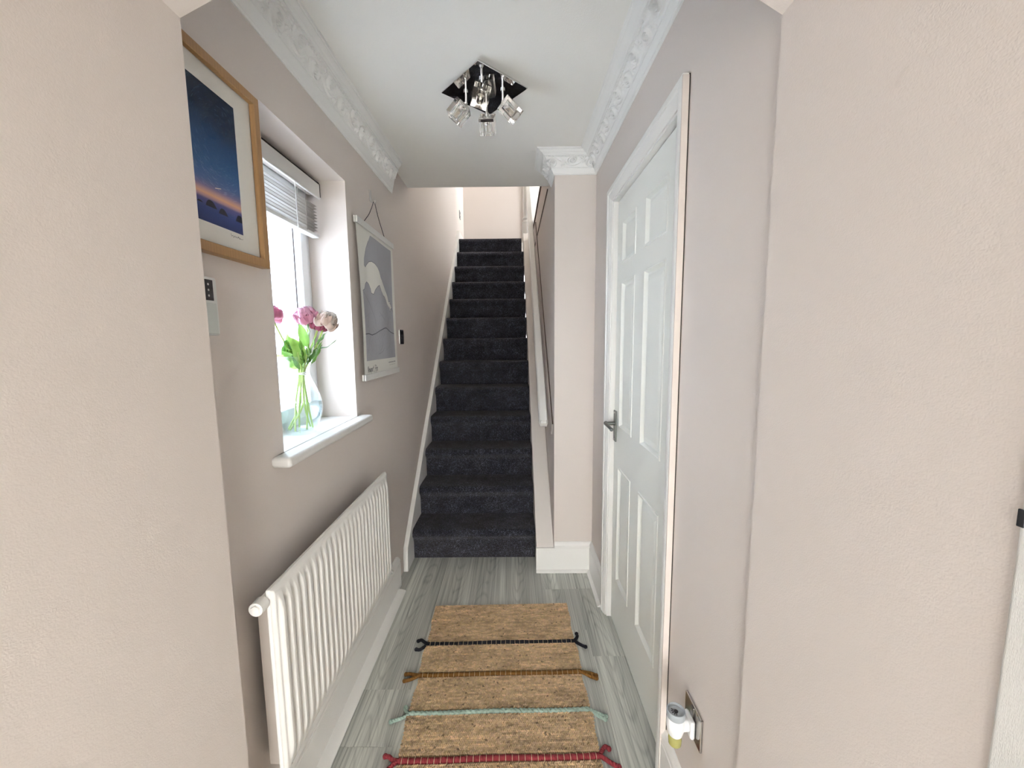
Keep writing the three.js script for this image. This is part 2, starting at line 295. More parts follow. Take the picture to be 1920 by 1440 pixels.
// ---------------------------------------------------------------- door in the right wall with its lining and architrave
{
  const [d0, d1, head] = DOOR;
  const arc = [[0, 0], [0, 0.018], [0.005, 0.02], [0.021, 0.02], [0.024, 0.0165], [0.027, 0.016], [0.036, 0.0155], [0.045, 0.012], [0.048, 0.0095], [0.053, 0.009], [0.056, 0.007], [0.056, 0]].map(([u, t]) => [0.056 - u, t]);   // u = distance from the opening
  const at = (d, y) => V(XR, y, -d), N = V(-1, 0, 0);
  struct('trim_5', merged([
    mould(arc, at(d1, 0), at(d1, head), V(0, 0, -1), N, 0, 1),
    mould(arc, at(d0, head), at(d0, 0), V(0, 0, 1), N, -1, 0),
    mould(arc, at(d0, head), at(d1, head), V(0, 1, 0), N, -1, 1)]), gloss);
  struct('trim_6', merged([box(XR - 0.002, 0.56, 0, head, d1 - 0.008, d1 + 0.02), box(XR - 0.002, 0.56, 0, head, d0 - 0.02, d0 + 0.008), box(XR - 0.002, 0.56, head - 0.008, head + 0.02, d0, d1)]), gloss);
  struct('trim_11', box(XR - 0.0195, XR - 0.003, 0.02, head + 0.05, d0 - 0.0605, d0 - 0.0555), pink);
  struct('trim_12', box(XR - 0.003, XR + 0.001, 0.02, head + 0.053, d0 - 0.0603, d0 - 0.056), darkGap);
  const door = structGroup('door_1'); door.position.set(0.474, 0.006, -d0 - 0.011); door.rotation.y = -Math.PI / 2;   // local x runs back along the hall, negative, local z faces the hall
  const W = d1 - d0 - 0.022, H = head - 0.008 - 0.003 - 0.006;
  const cols = [[d1 - 1.783, d1 - 1.592], [d1 - 1.482, d1 - 1.27]].map(([a, b]) => [-W + a - 0.011, -W + b - 0.011]);
  const rows = [[0.243, 0.797], [0.98, 1.627], [1.705, 1.88]].map(([a, b]) => [a - 0.006, b - 0.006]);
  const face = new THREE.Shape([[-W, 0], [0, 0], [0, H], [-W, H]].map(([x, y]) => new THREE.Vector2(x, y)));
  for (const [a, b] of cols) for (const [c, e] of rows) face.holes.push(new THREE.Path([[a, c], [a, e], [b, e], [b, c]].map(([x, y]) => new THREE.Vector2(x, y))));
  part('door_leaf', metres(new THREE.ExtrudeGeometry(face, { depth: 0.036, bevelEnabled: false }).translate(0, 0, -0.036)), doorPaint, door);
  const rings = [[0, 0], [0.002, 0.003], [0.008, 0.0032], [0.013, -0.007], [0.017, -0.0105], [0.021, -0.0105], [0.024, -0.009], [0.044, -0.0015], [0.048, -0.001]];
  for (const [a, b] of cols) for (const [c, e] of rows) {
    const pos = [];
    const P = (k) => { const [i, z] = rings[k]; return [V(a + i, c + i, z), V(b - i, c + i, z), V(b - i, e - i, z), V(a + i, e - i, z)]; };
    for (let k = 0; k + 1 < rings.length; k++) { const o = P(k), n = P(k + 1); for (let s = 0; s < 4; s++) { const t = (s + 1) % 4; pos.push(o[s], o[t], n[t], o[s], n[t], n[s]); } }
    const f = P(rings.length - 1); pos.push(f[0], f[1], f[2], f[0], f[2], f[3]);
    part('door_panel', toCreasedNormals(metres(new THREE.BufferGeometry().setFromPoints(pos)), 0.5), doorPaint, door);
  }
  const hd = new THREE.Group(); hd.name = 'door_handle'; door.add(hd); hd.position.set(-(1.838 - d0 - 0.011), 0.97, 0);
  part('backplate', new RoundedBoxGeometry(0.04, 0.145, 0.007, 3, 0.003).translate(0, 0, 0.0035), pewter, hd);
  part('lever', merged([cyl(0.0095, 0.0085, V(0, 0.012, 0.004), V(0, 0.012, 0.042), 20), tube([[-0.004, 0.012, 0.046], [0.016, 0.012, 0.05], [0.05, 0.011, 0.05], [0.085, 0.009, 0.048], [0.104, 0.006, 0.046]], 0.0075, 30, 12), new THREE.SphereGeometry(0.0105, 16, 12).translate(-0.002, 0.012, 0.046), new THREE.SphereGeometry(0.0085, 14, 10).translate(0.105, 0.006, 0.046)]), pewter, hd);
  for (const y of [0.062, -0.062]) part('screw', cyl(0.004, 0.0035, V(0, y, 0.006), V(0, y, 0.008), 12), chrome, hd);
}

// ---------------------------------------------------------------- staircase
const RISE = 0.1994, GO = 0.214, D1 = 2.385, pitch = (d) => RISE + (d - D1) * RISE / GO;
{
  const st = thing('staircase', 'narrow straight staircase with dark charcoal carpet climbing between white painted strings', 'stairs', [0, 0, 0]);
  for (let k = 1; k <= 13; k++) {
    const n = D1 + (k - 1) * GO, y0 = (k - 1) * RISE, y = k * RISE, back = k === 13 ? 5.718 : n + GO + 0.06;
    const pts = [[n + 0.034, y0 - (k > 1 ? 0.01 : 0)]];
    pts.push([n + 0.031, y0 + 0.01], [n + 0.028, y - 0.085], [n + 0.02, y - 0.066]);
    for (let i = 0; i <= 9; i++) { const a = -0.35 + (Math.PI / 2 + 0.35) * i / 9; pts.push([n + 0.03 - 0.03 * Math.cos(a), y - 0.032 + 0.032 * Math.sin(a)]); }
    pts.push([n + 0.1, y + 0.001], [back, y], [back, y0 - (k > 1 ? 0.01 : 0)]);
    part('step', toCreasedNormals(sidePrism(pts, -0.645, k === 13 ? 0.105 : 0.124), 0.6), carpet, st);
  }
  const line = (d, c) => pitch(d) + c;
  part('string_board', sidePrism([[2.263, 0], [2.263, 0.10], [2.275, 0.145], [2.30, line(2.30, 0.045)], [4.93, line(4.93, 0.045)], [5.02, LAND + 0.11], [5.718, LAND + 0.11], [5.718, 2.3], [4.9, 2.3], [2.9, 0.2], [2.7, 0]], XL + 0.0015, -0.645, 0.003), gloss, st).userData.label = 'white painted string board on the left';
  part('string_capping', sidePrism([[2.268, 0], [2.268, 0.15], [4.95, line(4.95, 0.055)], [4.95, 2.33], [4.7, 2.2], [2.6, 0]], 0.1255, XS - 0.0015, 0.003), std({ color: new THREE.Color(0.74, 0.69, 0.64), roughness: 0.5 }), st).userData.label = 'sloping boxed string on the right';
  // newel at the top with turned rings
  const nw = [[0.042, 0], [0.042, 0.16], [0.036, 0.168], [0.041, 0.18], [0.041, 0.19], [0.03, 0.20], [0.03, 0.21], [0.04, 0.222], [0.04, 0.232], [0.028, 0.245], [0.026, 0.27], [0.033, 0.36], [0.036, 0.44], [0.032, 0.56], [0.027, 0.64], [0.036, 0.66], [0.027, 0.68], [0.04, 0.69], [0.04, 0.95], [0.034, 0.965], [0, 0.97]].map(([x, y]) => new THREE.Vector2(x, y));
  part('newel_post', new THREE.LatheGeometry(nw, 28).translate(0.157, LAND, -4.985), gloss, st);
}
{ // wall rail: a profile along the pitch
  const hr = thing('handrail', 'long white wooden handrail fixed along the right wall of the stairs', 'handrail', [0, 0, 0]);
  const prof = [[0.1535, -0.045], [0.1535, -0.012], [0.157, -0.004], [0.162, 0], [0.199, 0], [0.204, -0.004], [0.2075, -0.012], [0.2075, -0.045]];
  const dir = V(0, RISE, -GO).normalize(), nor = V(0, GO, RISE).normalize(), top = (d) => V(0, pitch(d) + 0.66, -d);
  const p0 = top(2.415), p1 = top(4.935);
  part('rail', mould(prof, p0, p1, V(1, 0, 0), nor), gloss, hr);
  const blk = prof.map(([a, b]) => [0.18 + (a - 0.18) * 0.8, -0.022 + (b + 0.022) * 0.8]);
  part('end_block', mould(blk, p0.clone().addScaledVector(dir, -0.02), p0, V(1, 0, 0), nor), gloss, hr);
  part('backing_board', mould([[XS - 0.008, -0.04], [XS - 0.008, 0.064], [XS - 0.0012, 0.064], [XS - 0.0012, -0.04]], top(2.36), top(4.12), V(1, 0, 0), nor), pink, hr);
  part('rail_shadow_line', mould([[XS - 0.008, 0.0645], [XS - 0.008, 0.069], [XS - 0.0012, 0.069], [XS - 0.0012, 0.0645]], top(2.36), top(4.12), V(1, 0, 0), nor), brownLine, hr);  // dark strip drawn in for the shadow line along the wall rail
  for (const d of [2.7, 3.4, 4.1, 4.7]) part('bracket', tube([top(d).add(V(0.18, -0.055, 0)), top(d).add(V(0.183, -0.085, 0)), top(d).add(V(0.21, -0.1, 0)), top(d).add(V(XS - 0.013, -0.1, 0))], 0.006, 14, 8), chrome, hr);
}
struct('trim_7', merged([box(XS - 0.006, XS + 0.005, 2.336, 2.344, 2.70, 4.9), box(XS - 0.01, XS + 0.006, LAND - 0.012, LAND + 0.006, 2.70, 4.9)]), brownLine);
{ // landing: carpet, white door in the end wall
  struct('trim_8', box(XS, 1.5, LAND - 0.013, LAND, 2.70, 5.72), carpet);
  const d = structGroup('door_2'); d.position.set(0.22, LAND, -5.72);
  part('door_leaf', rbox(0, 0.76, 0.006, 1.98, -0.03, -0.002, 0.002), doorPaint, d);
  part('door_handle', new THREE.SphereGeometry(0.025, 16, 12).translate(0.085, 0.88, 0.07), pewter, d);
  struct('trim_9', merged([box(0.155, 0.215, LAND, 4.62, 5.695, 5.72), box(0.985, 1.045, LAND, 4.62, 5.695, 5.72), box(0.155, 1.045, 4.58, 4.64, 5.695, 5.72)]), gloss);
  const g = structGroup('window_2');
  part('window_frame', merged([box(1.56, 1.62, 3.1, 3.15, 4.7, 5.62), box(1.56, 1.62, 4.85, 4.9, 4.7, 5.62), box(1.56, 1.62, 3.15, 4.85, 4.7, 4.75), box(1.56, 1.62, 3.15, 4.85, 5.57, 5.62)]), upvc, g);
  struct('baseboard_landing', box(-0.645, 0.155, LAND, LAND + 0.12, 5.704, 5.72), gloss);
}

// ---------------------------------------------------------------- front door frame round the camera's opening
{
  const post = (x0, x1) => rbox(x0, x1, 0, 2.03, 0.272, 0.3375, 0.004);
  const f = structGroup('door_3');
  part('door_frame', post(0.4415, 0.487), gloss, f); part('door_frame', post(-0.645, -0.6), gloss, f);
  part('strike_plate', rbox(0.4408, 0.443, 1.213, 1.229, 0.333, 0.3385, 0.0008), black, f);
}

// ---------------------------------------------------------------- window with sill and blind
{
  const [a, b, y0, y1] = WIN, w = structGroup('window_1'), t = merged;
  const bars = (x0, x1, d0, d1, c0, c1, k) => t([rbox(x0, x1, c0, c0 + k, d0, d1, 0.004), rbox(x0, x1, c1 - k, c1, d0, d1, 0.004), rbox(x0, x1, c0 + k, c1 - k, d0, d0 + k, 0.004), rbox(x0, x1, c0 + k, c1 - k, d1 - k, d1, 0.004)]);
  part('window_frame', bars(-0.9, -0.835, a, b, y0, y1, 0.042), upvc, w);
  part('sash', bars(-0.888, -0.822, a + 0.042, b - 0.042, y0 + 0.042, y1 - 0.042, 0.05), upvc, w);
  for (const [g0, g1, h0, h1] of [[a + 0.089, b - 0.089, y0 + 0.089, y0 + 0.093], [a + 0.089, b - 0.089, y1 - 0.093, y1 - 0.089], [a + 0.089, a + 0.093, y0 + 0.089, y1 - 0.089], [b - 0.093, b - 0.089, y0 + 0.089, y1 - 0.089]]) part('gasket', box(-0.853, -0.848, h0, h1, g0, g1), darkGap, w);
  const leafy = texture(512, 512, (u, v) => { let h = 0; for (let k = 0; k < 3; k++) { const x = u * 16 + 3 * n3(u * 16 + k, v * 16), y = v * 16 + 3 * n3(v * 16, u * 16 + 2 * k); h = Math.max(h, Math.pow(0.5 + 0.5 * Math.cos(6.283 * (n1(x * 2, y * 2) * 2.5)), 6)); } return h; });
  part('pane', box(-0.858, -0.854, y0 + 0.085, y1 - 0.085, a + 0.085, b - 0.085), phy({ color: 0xeff6ff, transmission: 1, thickness: 0, roughness: 0.75, ior: 1.5, bumpMap: every(leafy, 0.35), bumpScale: 0.004 }), w);
  const s = struct('trim_10', t([sidePrism([[1.11, 1.03], [1.11, 1.06], [b - 0.002, 1.06], [b - 0.002, 1.03]], -0.86, XL), rbox(XL - 0.003, -0.621, 1.03, 1.06, 1.075, 1.735, 0.011, 4)]), gloss);

  const bl = thing('window_blind', 'white slatted venetian blind drawn up under the head of the window', 'blind', [-0.79, 2.0, -1.405]);
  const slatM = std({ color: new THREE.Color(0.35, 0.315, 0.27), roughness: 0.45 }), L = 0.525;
  part('headrail', rbox(-0.025, 0.012, -0.04, 0.0, -L / 2, L / 2, 0.003), slatM, bl);
  part('valance', t([rbox(0.014, 0.02, -0.052, 0.002, -L / 2 - 0.004, L / 2 + 0.004, 0.002), rbox(0.013, 0.0235, -0.056, -0.048, -L / 2 - 0.004, L / 2 + 0.004, 0.003)]), std({ color: new THREE.Color(0.72, 0.71, 0.68), roughness: 0.4 }), bl);
  part('valance_clip', rbox(0.011, 0.0215, -0.05, 0.004, L / 2 + 0.003, L / 2 + 0.0055, 0.001), darkGap, bl);
  part('top_gap', rbox(0.010, 0.0205, 0.003, 0.007, -L / 2, L / 2, 0.001), darkGap, bl);
  const sg = new THREE.ExtrudeGeometry(new THREE.Shape([[-0.0125, -0.001], [-0.006, 0.0008], [0, 0.0015], [0.006, 0.0008], [0.0125, -0.001], [0.0125, -0.0017], [0, 0.0008], [-0.0125, -0.0017]].map(([x, y]) => new THREE.Vector2(x, y))), { depth: L - 0.02, bevelEnabled: false }).translate(0, 0, -L / 2 + 0.01);
  for (let k = 0; k < 9; k++) { const m = part('slat', sg, slatM, bl); m.position.set(-0.002, -0.088 - k * 0.0118, 0); m.rotation.z = 0.3 + 0.06 * Math.sin(k * 2.1); m.rotation.x = 0.0025 * Math.sin(k * 1.7); }
  part('bottom_rail', rbox(-0.016, 0.013, -0.208, -0.194, -L / 2 + 0.008, L / 2 - 0.008, 0.003), std({ color: new THREE.Color(0.8, 0.8, 0.79), roughness: 0.4 }), bl);
  for (const z of [-0.16, 0.19]) for (const x of [-0.014, 0.0135]) part('ladder_cord', tube([[x, -0.04, z], [x * 1.02, -0.12, z], [x, -0.2, z]], 0.0009, 8, 6), slatM, bl);
  part('pull_cord', tube([[0.022, -0.05, -0.075], [0.023, -0.2, -0.076], [0.024, -0.46, -0.077], [0.024, -0.72, -0.075]], 0.0014, 20, 6), std({ color: new THREE.Color(0.85, 0.85, 0.83), roughness: 0.7 }), bl);
}

// ---------------------------------------------------------------- radiator
{
  const r = thing('radiator', 'cream white ribbed panel radiator on the left wall below the window', 'radiator', [0, 0, 0]);
  const d0 = 0.892, d1 = 1.765, y0 = 0.29, y1 = 0.79, xf = -0.572, n = 26;
  // front panel: one pressed sheet, pillow edged, with upright ribs
  const M = n * 10, N = 26, pos = [], idx = [], a0 = d0 + 0.013, a1 = d1 - 0.013;
  const ds = []; for (let i = 0; i <= M + 12; i++) ds.push(i <= 6 ? d0 + (a0 - d0) * i / 6 : i >= M + 6 ? a1 + (d1 - a1) * (i - M - 6) / 6 : a0 + (a1 - a0) * (i - 6) / M);
  const ys = []; for (let j = 0; j <= N; j++) { const t = j / N; ys.push(y0 + (y1 - y0) * (0.5 - 0.5 * Math.cos(Math.PI * t))); }
  for (const d of ds) for (const y of ys) {
    const e = Math.min(d - d0, d1 - d, y - y0, y1 - y), ph = ((d - a0) / (a1 - a0) * n) % 1, inr = d > a0 && d < a1 ? 1 : 0;
    const ry = smooth(y0 + 0.03, y0 + 0.055, y) * smooth(y1 - 0.03, y1 - 0.055, y);
    const rib = inr * ry * 0.0085 * smooth(0.12, 0.3, ph) * smooth(0.88, 0.7, ph);
    pos.push(xf - 0.0085 + rib - 0.008 * (1 - smooth(0, 0.01, e)) + 0.003 * smooth(0.012, 0.03, e) * (1 - ry * inr), y, -d);
  }
  for (let i = 0; i + 1 < ds.length; i++) for (let j = 0; j < N; j++) { const p = i * (N + 1) + j, q = p + N + 1; idx.push(p, p + 1, q, p + 1, q + 1, q); }
  const g = new THREE.BufferGeometry(); g.setAttribute('position', new THREE.Float32BufferAttribute(pos, 3)); g.setIndex(idx); g.computeVertexNormals();
  part('front_panel', merged([metres(g), rbox(xf - 0.028, xf - 0.0145, y0, y1, d0, d1, 0.005, 3)]), radiatorEnamel, r);
  part('convector', merged(Array.from({ length: 22 }, (_, k) => rbox(-0.63, xf - 0.02, y0 + 0.03, y1 - 0.09, d0 + 0.05 + k * 0.036, d0 + 0.052 + k * 0.036, 0.0008, 1))), radiatorEnamel, r);
  part('back_plate', rbox(-0.65, xf - 0.02, y0 - 0.015, y1 - 0.078, d0 + 0.042, d0 + 0.046, 0.001), std({ color: new THREE.Color(0.62, 0.55, 0.49), roughness: 0.5 }), r);
  for (const d of [1.1, 1.56]) part('wall_bracket', rbox(XL + 0.0015, -0.63, 0.4, 0.7, d, d + 0.03, 0.002), radiatorEnamel, r);
  const y = 0.762, x = -0.604;
  part('bleed_cap', merged([cyl(0.0135, 0.0135, V(x, y, -0.925), V(x, y, -0.872), 24), cyl(0.017, 0.0165, V(x, y, -0.888), V(x, y, -0.862), 24), cyl(0.012, 0.011, V(x, y, -0.862), V(x, y, -0.858), 6)]), radiatorEnamel, r);
  part('blanking_plug', merged([cyl(0.012, 0.012, V(x, 0.765, -1.75), V(x, 0.765, -1.785), 16), new THREE.SphereGeometry(0.0125, 14, 10).translate(x, 0.765, -1.785)]), radiatorEnamel, r);
  const v = new THREE.Group(); v.name = 'valve'; r.add(v);
  part('valve_body', merged([cyl(0.011, 0.011, V(x, 0.315, -1.76), V(x, 0.315, -1.80), 16), cyl(0.015, 0.013, V(x, 0.30, -1.8), V(x, 0.36, -1.8), 16)]), radiatorEnamel, v);
  part('pipe', tube([[x, 0.3, -1.8], [x - 0.002, 0.262, -1.83], [x - 0.012, 0.235, -1.88], [x - 0.04, 0.222, -1.905], [x - 0.068, 0.22, -1.91]], 0.0075, 20, 10), radiatorEnamel, v);
}

// ---------------------------------------------------------------- framed print
{
  const fd0 = 0.772, fd1 = 1.1, fy0 = 1.575, fy1 = 1.999, X = XL + 0.0235;
  const p = thing('framed_print', 'pale oak framed print of a starry dusk sky over sea rocks', 'picture', [XL, (fy0 + fy1) / 2, -(fd0 + fd1) / 2]);
  p.rotation.y = Math.PI / 2;                  // local x = into the hall, z = out of the wall
  const W = (fd1 - fd0) / 2, H = (fy1 - fy0) / 2;
  const grain = texture(64, 512, (u, v) => { const t = 0.5 + 0.5 * Math.sin(40 * (u + 0.15 * n3(u * 4, v * 3))) * 0.25 + 0.25 * (n1(u * 64, v * 6) - 0.5); return [0.60 + 0.12 * t, 0.46 + 0.11 * t, 0.30 + 0.09 * t]; }, true);
  const oakW = std({ map: every(grain, 0.06, 0.4), roughness: 0.5 });
  const pr = [[0, 0], [0, 0.022], [0.0015, 0.0235], [0.0205, 0.0235], [0.022, 0.022], [0.022, 0.012], [0.018, 0.012], [0.018, 0]];
  const Z = V(0, 0, 1), q = (x, y) => V(x, y, 0);
  part('frame', merged([mould(pr, q(-W, -H), q(W, -H), V(0, 1, 0), Z, 1, -1), mould(pr, q(W, H), q(-W, H), V(0, -1, 0), Z, 1, -1), mould(pr, q(-W, H), q(-W, -H), V(1, 0, 0), Z, 1, -1), mould(pr, q(W, -H), q(W, H), V(-1, 0, 0), Z, 1, -1)]), oakW, p);
  const px0 = -W + 0.075, px1 = 1.02 - (fd0 + fd1) / 2, py0 = 1.642 - (fy0 + fy1) / 2, py1 = 1.936 - (fy0 + fy1) / 2;
  const mm = 0.02, mat = new THREE.Shape([[-W + mm, -H + mm], [W - mm, -H + mm], [W - mm, H - mm], [-W + mm, H - mm]].map(([x, y]) => new THREE.Vector2(x, y)));
  mat.holes.push(new THREE.Path([[px0, py0], [px0, py1], [px1, py1], [px1, py0]].map(([x, y]) => new THREE.Vector2(x, y))));
  const mount = std({ color: new THREE.Color(0.74, 0.72, 0.66), roughness: 0.9 });
  part('mount', metres(new THREE.ExtrudeGeometry(mat, { depth: 0.0015, bevelEnabled: false }).translate(0, 0, 0.0085)), mount, p);
  // the photograph: star trails turning about a point out of the picture, afterglow, sea and four rocks
  const cv = document.createElement('canvas'); cv.width = 640; cv.height = 1000; const c = cv.getContext('2d');
  let gr = c.createLinearGradient(0, 0, 0, 1000);
  for (const [t, k] of [[0, '#0a1d38'], [0.16, '#0e2a4c'], [0.38, '#1d4674'], [0.56, '#305c8e'], [0.68, '#4e6a9b'], [0.735, '#7d769c'], [0.765, '#c09a96'], [0.79, '#dfab88'], [0.815, '#b48f98'], [0.835, '#56558c'], [0.88, '#3a4b84'], [0.93, '#2b3f7a'], [1, '#1f3166']]) gr.addColorStop(t, k);
  c.fillStyle = gr; c.fillRect(0, 0, 640, 1000);
  for (let k = 0; k < 60; k++) { c.fillStyle = `rgba(10,24,40,${rr(0.02, 0.08)})`; c.beginPath(); c.ellipse(rr(0, 640), rr(0, 300), rr(40, 160), rr(20, 70), rr(0, 3), 0, 7); c.fill(); }
  for (let k = 0; k < 620; k++) {
    const x = rr(0, 640), y = rr(0, 740), ox = 420, oy = 330, R0 = Math.hypot(x - ox, y - oy), th = Math.atan2(y - oy, x - ox), da = rr(0.06, 0.13);
    c.strokeStyle = `rgba(${190 + 50 * rnd() | 0},${205 + 40 * rnd() | 0},255,${rr(0.12, 0.5)})`; c.lineWidth = rr(0.8, 2); c.beginPath(); c.arc(ox, oy, R0, th, th + da); c.stroke();
  }
  c.strokeStyle = 'rgba(255,235,205,0.9)'; c.lineWidth = 5; c.beginPath(); c.moveTo(330, 722); c.lineTo(400, 706); c.stroke();
  for (let k = 0; k < 90; k++) { c.fillStyle = `rgba(${120 + 90 * rnd() | 0},110,150,${rr(0.03, 0.1)})`; c.fillRect(rr(-50, 600), rr(835, 1000), rr(60, 260), rr(1, 4)); }
  c.fillStyle = '#12162c';
  const rock = (x, y, w, h) => { c.beginPath(); c.moveTo(x - w, y); c.bezierCurveTo(x - w * 0.8, y - h * 0.9, x - w * 0.3, y - h * 1.15, x, y - h); c.bezierCurveTo(x + w * 0.35, y - h * 1.05, x + w * 0.7, y - h * 0.5, x + w, y); c.closePath(); c.fill(); };
  rock(150, 872, 30, 12); rock(270, 880, 62, 48); rock(405, 900, 55, 44); rock(618, 905, 62, 52); rock(90, 866, 22, 9);
  const pt = new THREE.CanvasTexture(cv); pt.colorSpace = THREE.SRGBColorSpace;
  part('photograph', new THREE.BoxGeometry(px1 - px0, py1 - py0, 0.002).translate((px0 + px1) / 2, (py0 + py1) / 2, 0.0085), std({ map: pt, roughness: 0.85 }), p);
  const sig = []; const sx = px1 - 0.047, sy = py0 - 0.012; let qx = 0; for (let k = 0; k < 34; k++) { qx += rr(0.0008, 0.0018); sig.push(V(sx + qx, sy + rr(-0.002, 0.003) + (k % 11 === 0 ? 0.004 : 0), 0.0102)); }
  part('signature', tube(sig, 0.00035, 120, 4), black, p);
  part('glass', new THREE.BoxGeometry(2 * W - 2 * mm, 2 * H - 2 * mm, 0.001).translate(0, 0, 0.0118), phy({ color: 0xffffff, transmission: 1, thickness: 0, roughness: 0.03, specularIntensity: 0.12 }), p);
}

// ---------------------------------------------------------------- hanging map poster
{
  const d0 = 1.736, d1 = 2.252, yb = 1.205, yt = 1.905, D = (d0 + d1) / 2, w = (d1 - d0) / 2, tilt = 0.01;
  const p = thing('map_poster', 'grey and white map poster hung between two white wooden bars', 'poster', [XL, 0, -D]); p.rotation.y = Math.PI / 2;
  const wood = std({ color: new THREE.Color(0.72, 0.71, 0.68), roughness: 0.55 });
  for (const [y, f, b] of [[yt - 0.028, 0.021, 0.006], [yb, 0.026, 0.01]]) part('bar', merged([new RoundedBoxGeometry(2 * w, 0.028, 0.007, 2, 0.002).translate(0, y + 0.014, f), new RoundedBoxGeometry(2 * w, 0.028, 0.007, 2, 0.002).translate(0, y + 0.014, b + 0.006)]), wood, p);
  const cv = document.createElement('canvas'); cv.width = 740; cv.height = 1000; const c = cv.getContext('2d');
  c.fillStyle = '#e3e2da'; c.fillRect(0, 0, 740, 1000);
  const P = (a) => a.map(([x, y]) => [x * 740, y * 1000]);
  const land = '#a9aaaf';
  const poly = (a, f) => { c.beginPath(); P(a).forEach(([x, y], k) => k ? c.lineTo(x, y) : c.moveTo(x, y)); c.closePath(); if (f) { c.fillStyle = f; c.fill(); } };
  const line = (a, s, lw) => { c.beginPath(); P(a).forEach(([x, y], k) => k ? c.lineTo(x, y) : c.moveTo(x, y)); c.strokeStyle = s; c.lineWidth = lw; c.lineJoin = 'round'; c.stroke(); };
  const north = [[0.33, 0.045], [0.94, 0.05], [0.94, 0.53], [0.9, 0.49], [0.87, 0.452], [0.83, 0.455], [0.8, 0.415], [0.76, 0.39], [0.7, 0.365], [0.63, 0.335], [0.56, 0.3], [0.52, 0.262], [0.47, 0.235], [0.41, 0.22], [0.34, 0.215], [0.28, 0.226], [0.23, 0.25], [0.19, 0.272], [0.16, 0.262], [0.17, 0.22], [0.22, 0.15], [0.28, 0.09]];
  const south = [[0.06, 0.435], [0.12, 0.42], [0.16, 0.385], [0.21, 0.365], [0.26, 0.375], [0.3, 0.405], [0.31, 0.43], [0.36, 0.435], [0.4, 0.4], [0.46, 0.37], [0.5, 0.36], [0.55, 0.4], [0.6, 0.425], [0.66, 0.43], [0.72, 0.45], [0.77, 0.48], [0.84, 0.505], [0.86, 0.53], [0.88, 0.51], [0.9, 0.5], [0.94, 0.53], [0.94, 0.888], [0.06, 0.888]];
  poly(north, land); line(north.slice(2), '#7d7f86', 4); poly(south, land); line(south.slice(0, 21), '#7d7f86', 4);
  const isle = [[0.845, 0.462], [0.89, 0.47], [0.91, 0.5], [0.87, 0.515], [0.84, 0.49]]; line(isle, '#7d7f86', 4);
  for (let k = 0; k < 46; k++) { let x = rr(0.1, 0.9), y = rr(0.46, 0.86), th = rr(0, 6.28); const a = [[x, y]]; for (let j = 0; j < 7; j++) { th += rr(-0.5, 0.5); x += 0.022 * Math.cos(th); y += 0.016 * Math.sin(th); if (x < 0.08 || x > 0.92 || y > 0.88 || y < 0.45) break; a.push([x, y]); } if (a.length > 2) line(a, k % 5 ? '#96979c' : '#7c7d83', k % 5 ? 1.6 : 2.6); }
  for (let k = 0; k < 16; k++) { const x = rr(0.5, 0.9); line([[x, rr(0.06, 0.12)], [x + rr(-0.02, 0.02), rr(0.2, 0.34)]], '#9d9ea3', 1.6); }
  line([[0.07, 0.44], [0.15, 0.46], [0.25, 0.5], [0.3, 0.54], [0.36, 0.59], [0.38, 0.64]], '#85868c', 3);
  line([[0.06, 0.712], [0.16, 0.708], [0.27, 0.716], [0.36, 0.706], [0.47, 0.682], [0.56, 0.665], [0.63, 0.66], [0.74, 0.676], [0.84, 0.69], [0.94, 0.7]], '#55565c', 6);
  // brush lettering
  c.strokeStyle = '#26262a'; c.lineCap = 'round'; c.lineJoin = 'round';
  const glyphs = { N: [[[0, 1], [0, 0], [0.55, 1], [0.55, 0]]], e: [[[0.05, 0.65], [0.45, 0.6], [0.4, 0.4], [0.15, 0.4], [0.05, 0.7], [0.2, 1], [0.5, 0.9]]], w: [[[0, 0.4], [0.15, 1], [0.32, 0.6], [0.48, 1], [0.6, 0.38]]], p: [[[0.05, 0.4], [0.05, 1.45]], [[0.05, 0.55], [0.35, 0.4], [0.45, 0.7], [0.3, 0.95], [0.06, 0.9]]], o: [[[0.25, 0.42], [0.05, 0.65], [0.2, 1], [0.42, 0.8], [0.3, 0.42]]], r: [[[0.05, 0.4], [0.05, 1]], [[0.05, 0.6], [0.25, 0.4], [0.4, 0.45]]], t: [[[0.2, 0.0], [0.2, 1]], [[0, 0.32], [0.45, 0.26]]], ',': [[[0.12, 0.95], [0.02, 1.2]]], F: [[[0.1, 1.3], [0.1, 0]], [[0.05, 0.0], [0.55, -0.06]], [[0.0, 0.55], [0.42, 0.5]]], i: [[[0.1, 0.42], [0.1, 1]], [[0.1, 0.15], [0.1, 0.18]]], f: [[[0.45, 0.05], [0.25, 0.05], [0.18, 1.3]], [[0.02, 0.5], [0.42, 0.46]]] };
  const write = (s, x, y, h) => { for (const ch of s) { if (ch === ' ') { x += h * 0.4; continue; } for (const st of glyphs[ch]) { c.lineWidth = h * 0.1; c.beginPath(); st.forEach(([a, b], k) => k ? c.lineTo(x + a * h * 0.72, y + b * h) : c.moveTo(x + a * h * 0.72, y + b * h)); c.stroke(); } x += h * (ch === 'w' || ch === 'N' ? 0.55 : ch === 'i' || ch === ',' ? 0.2 : 0.42); } };
  write('Newport, Fife', 62, 925, 38);
  c.fillStyle = '#6d6d70'; for (let k = 0; k < 22; k++) { c.fillRect(500 + k * 8.6, 917, rr(4, 7), 8); if (k < 20) { c.fillStyle = '#b5b5b1'; c.fillRect(520 + k * 8.2, 938, rr(3, 6), 5); c.fillStyle = '#6d6d70'; } }
  const tx = new THREE.CanvasTexture(cv); tx.colorSpace = THREE.SRGBColorSpace;
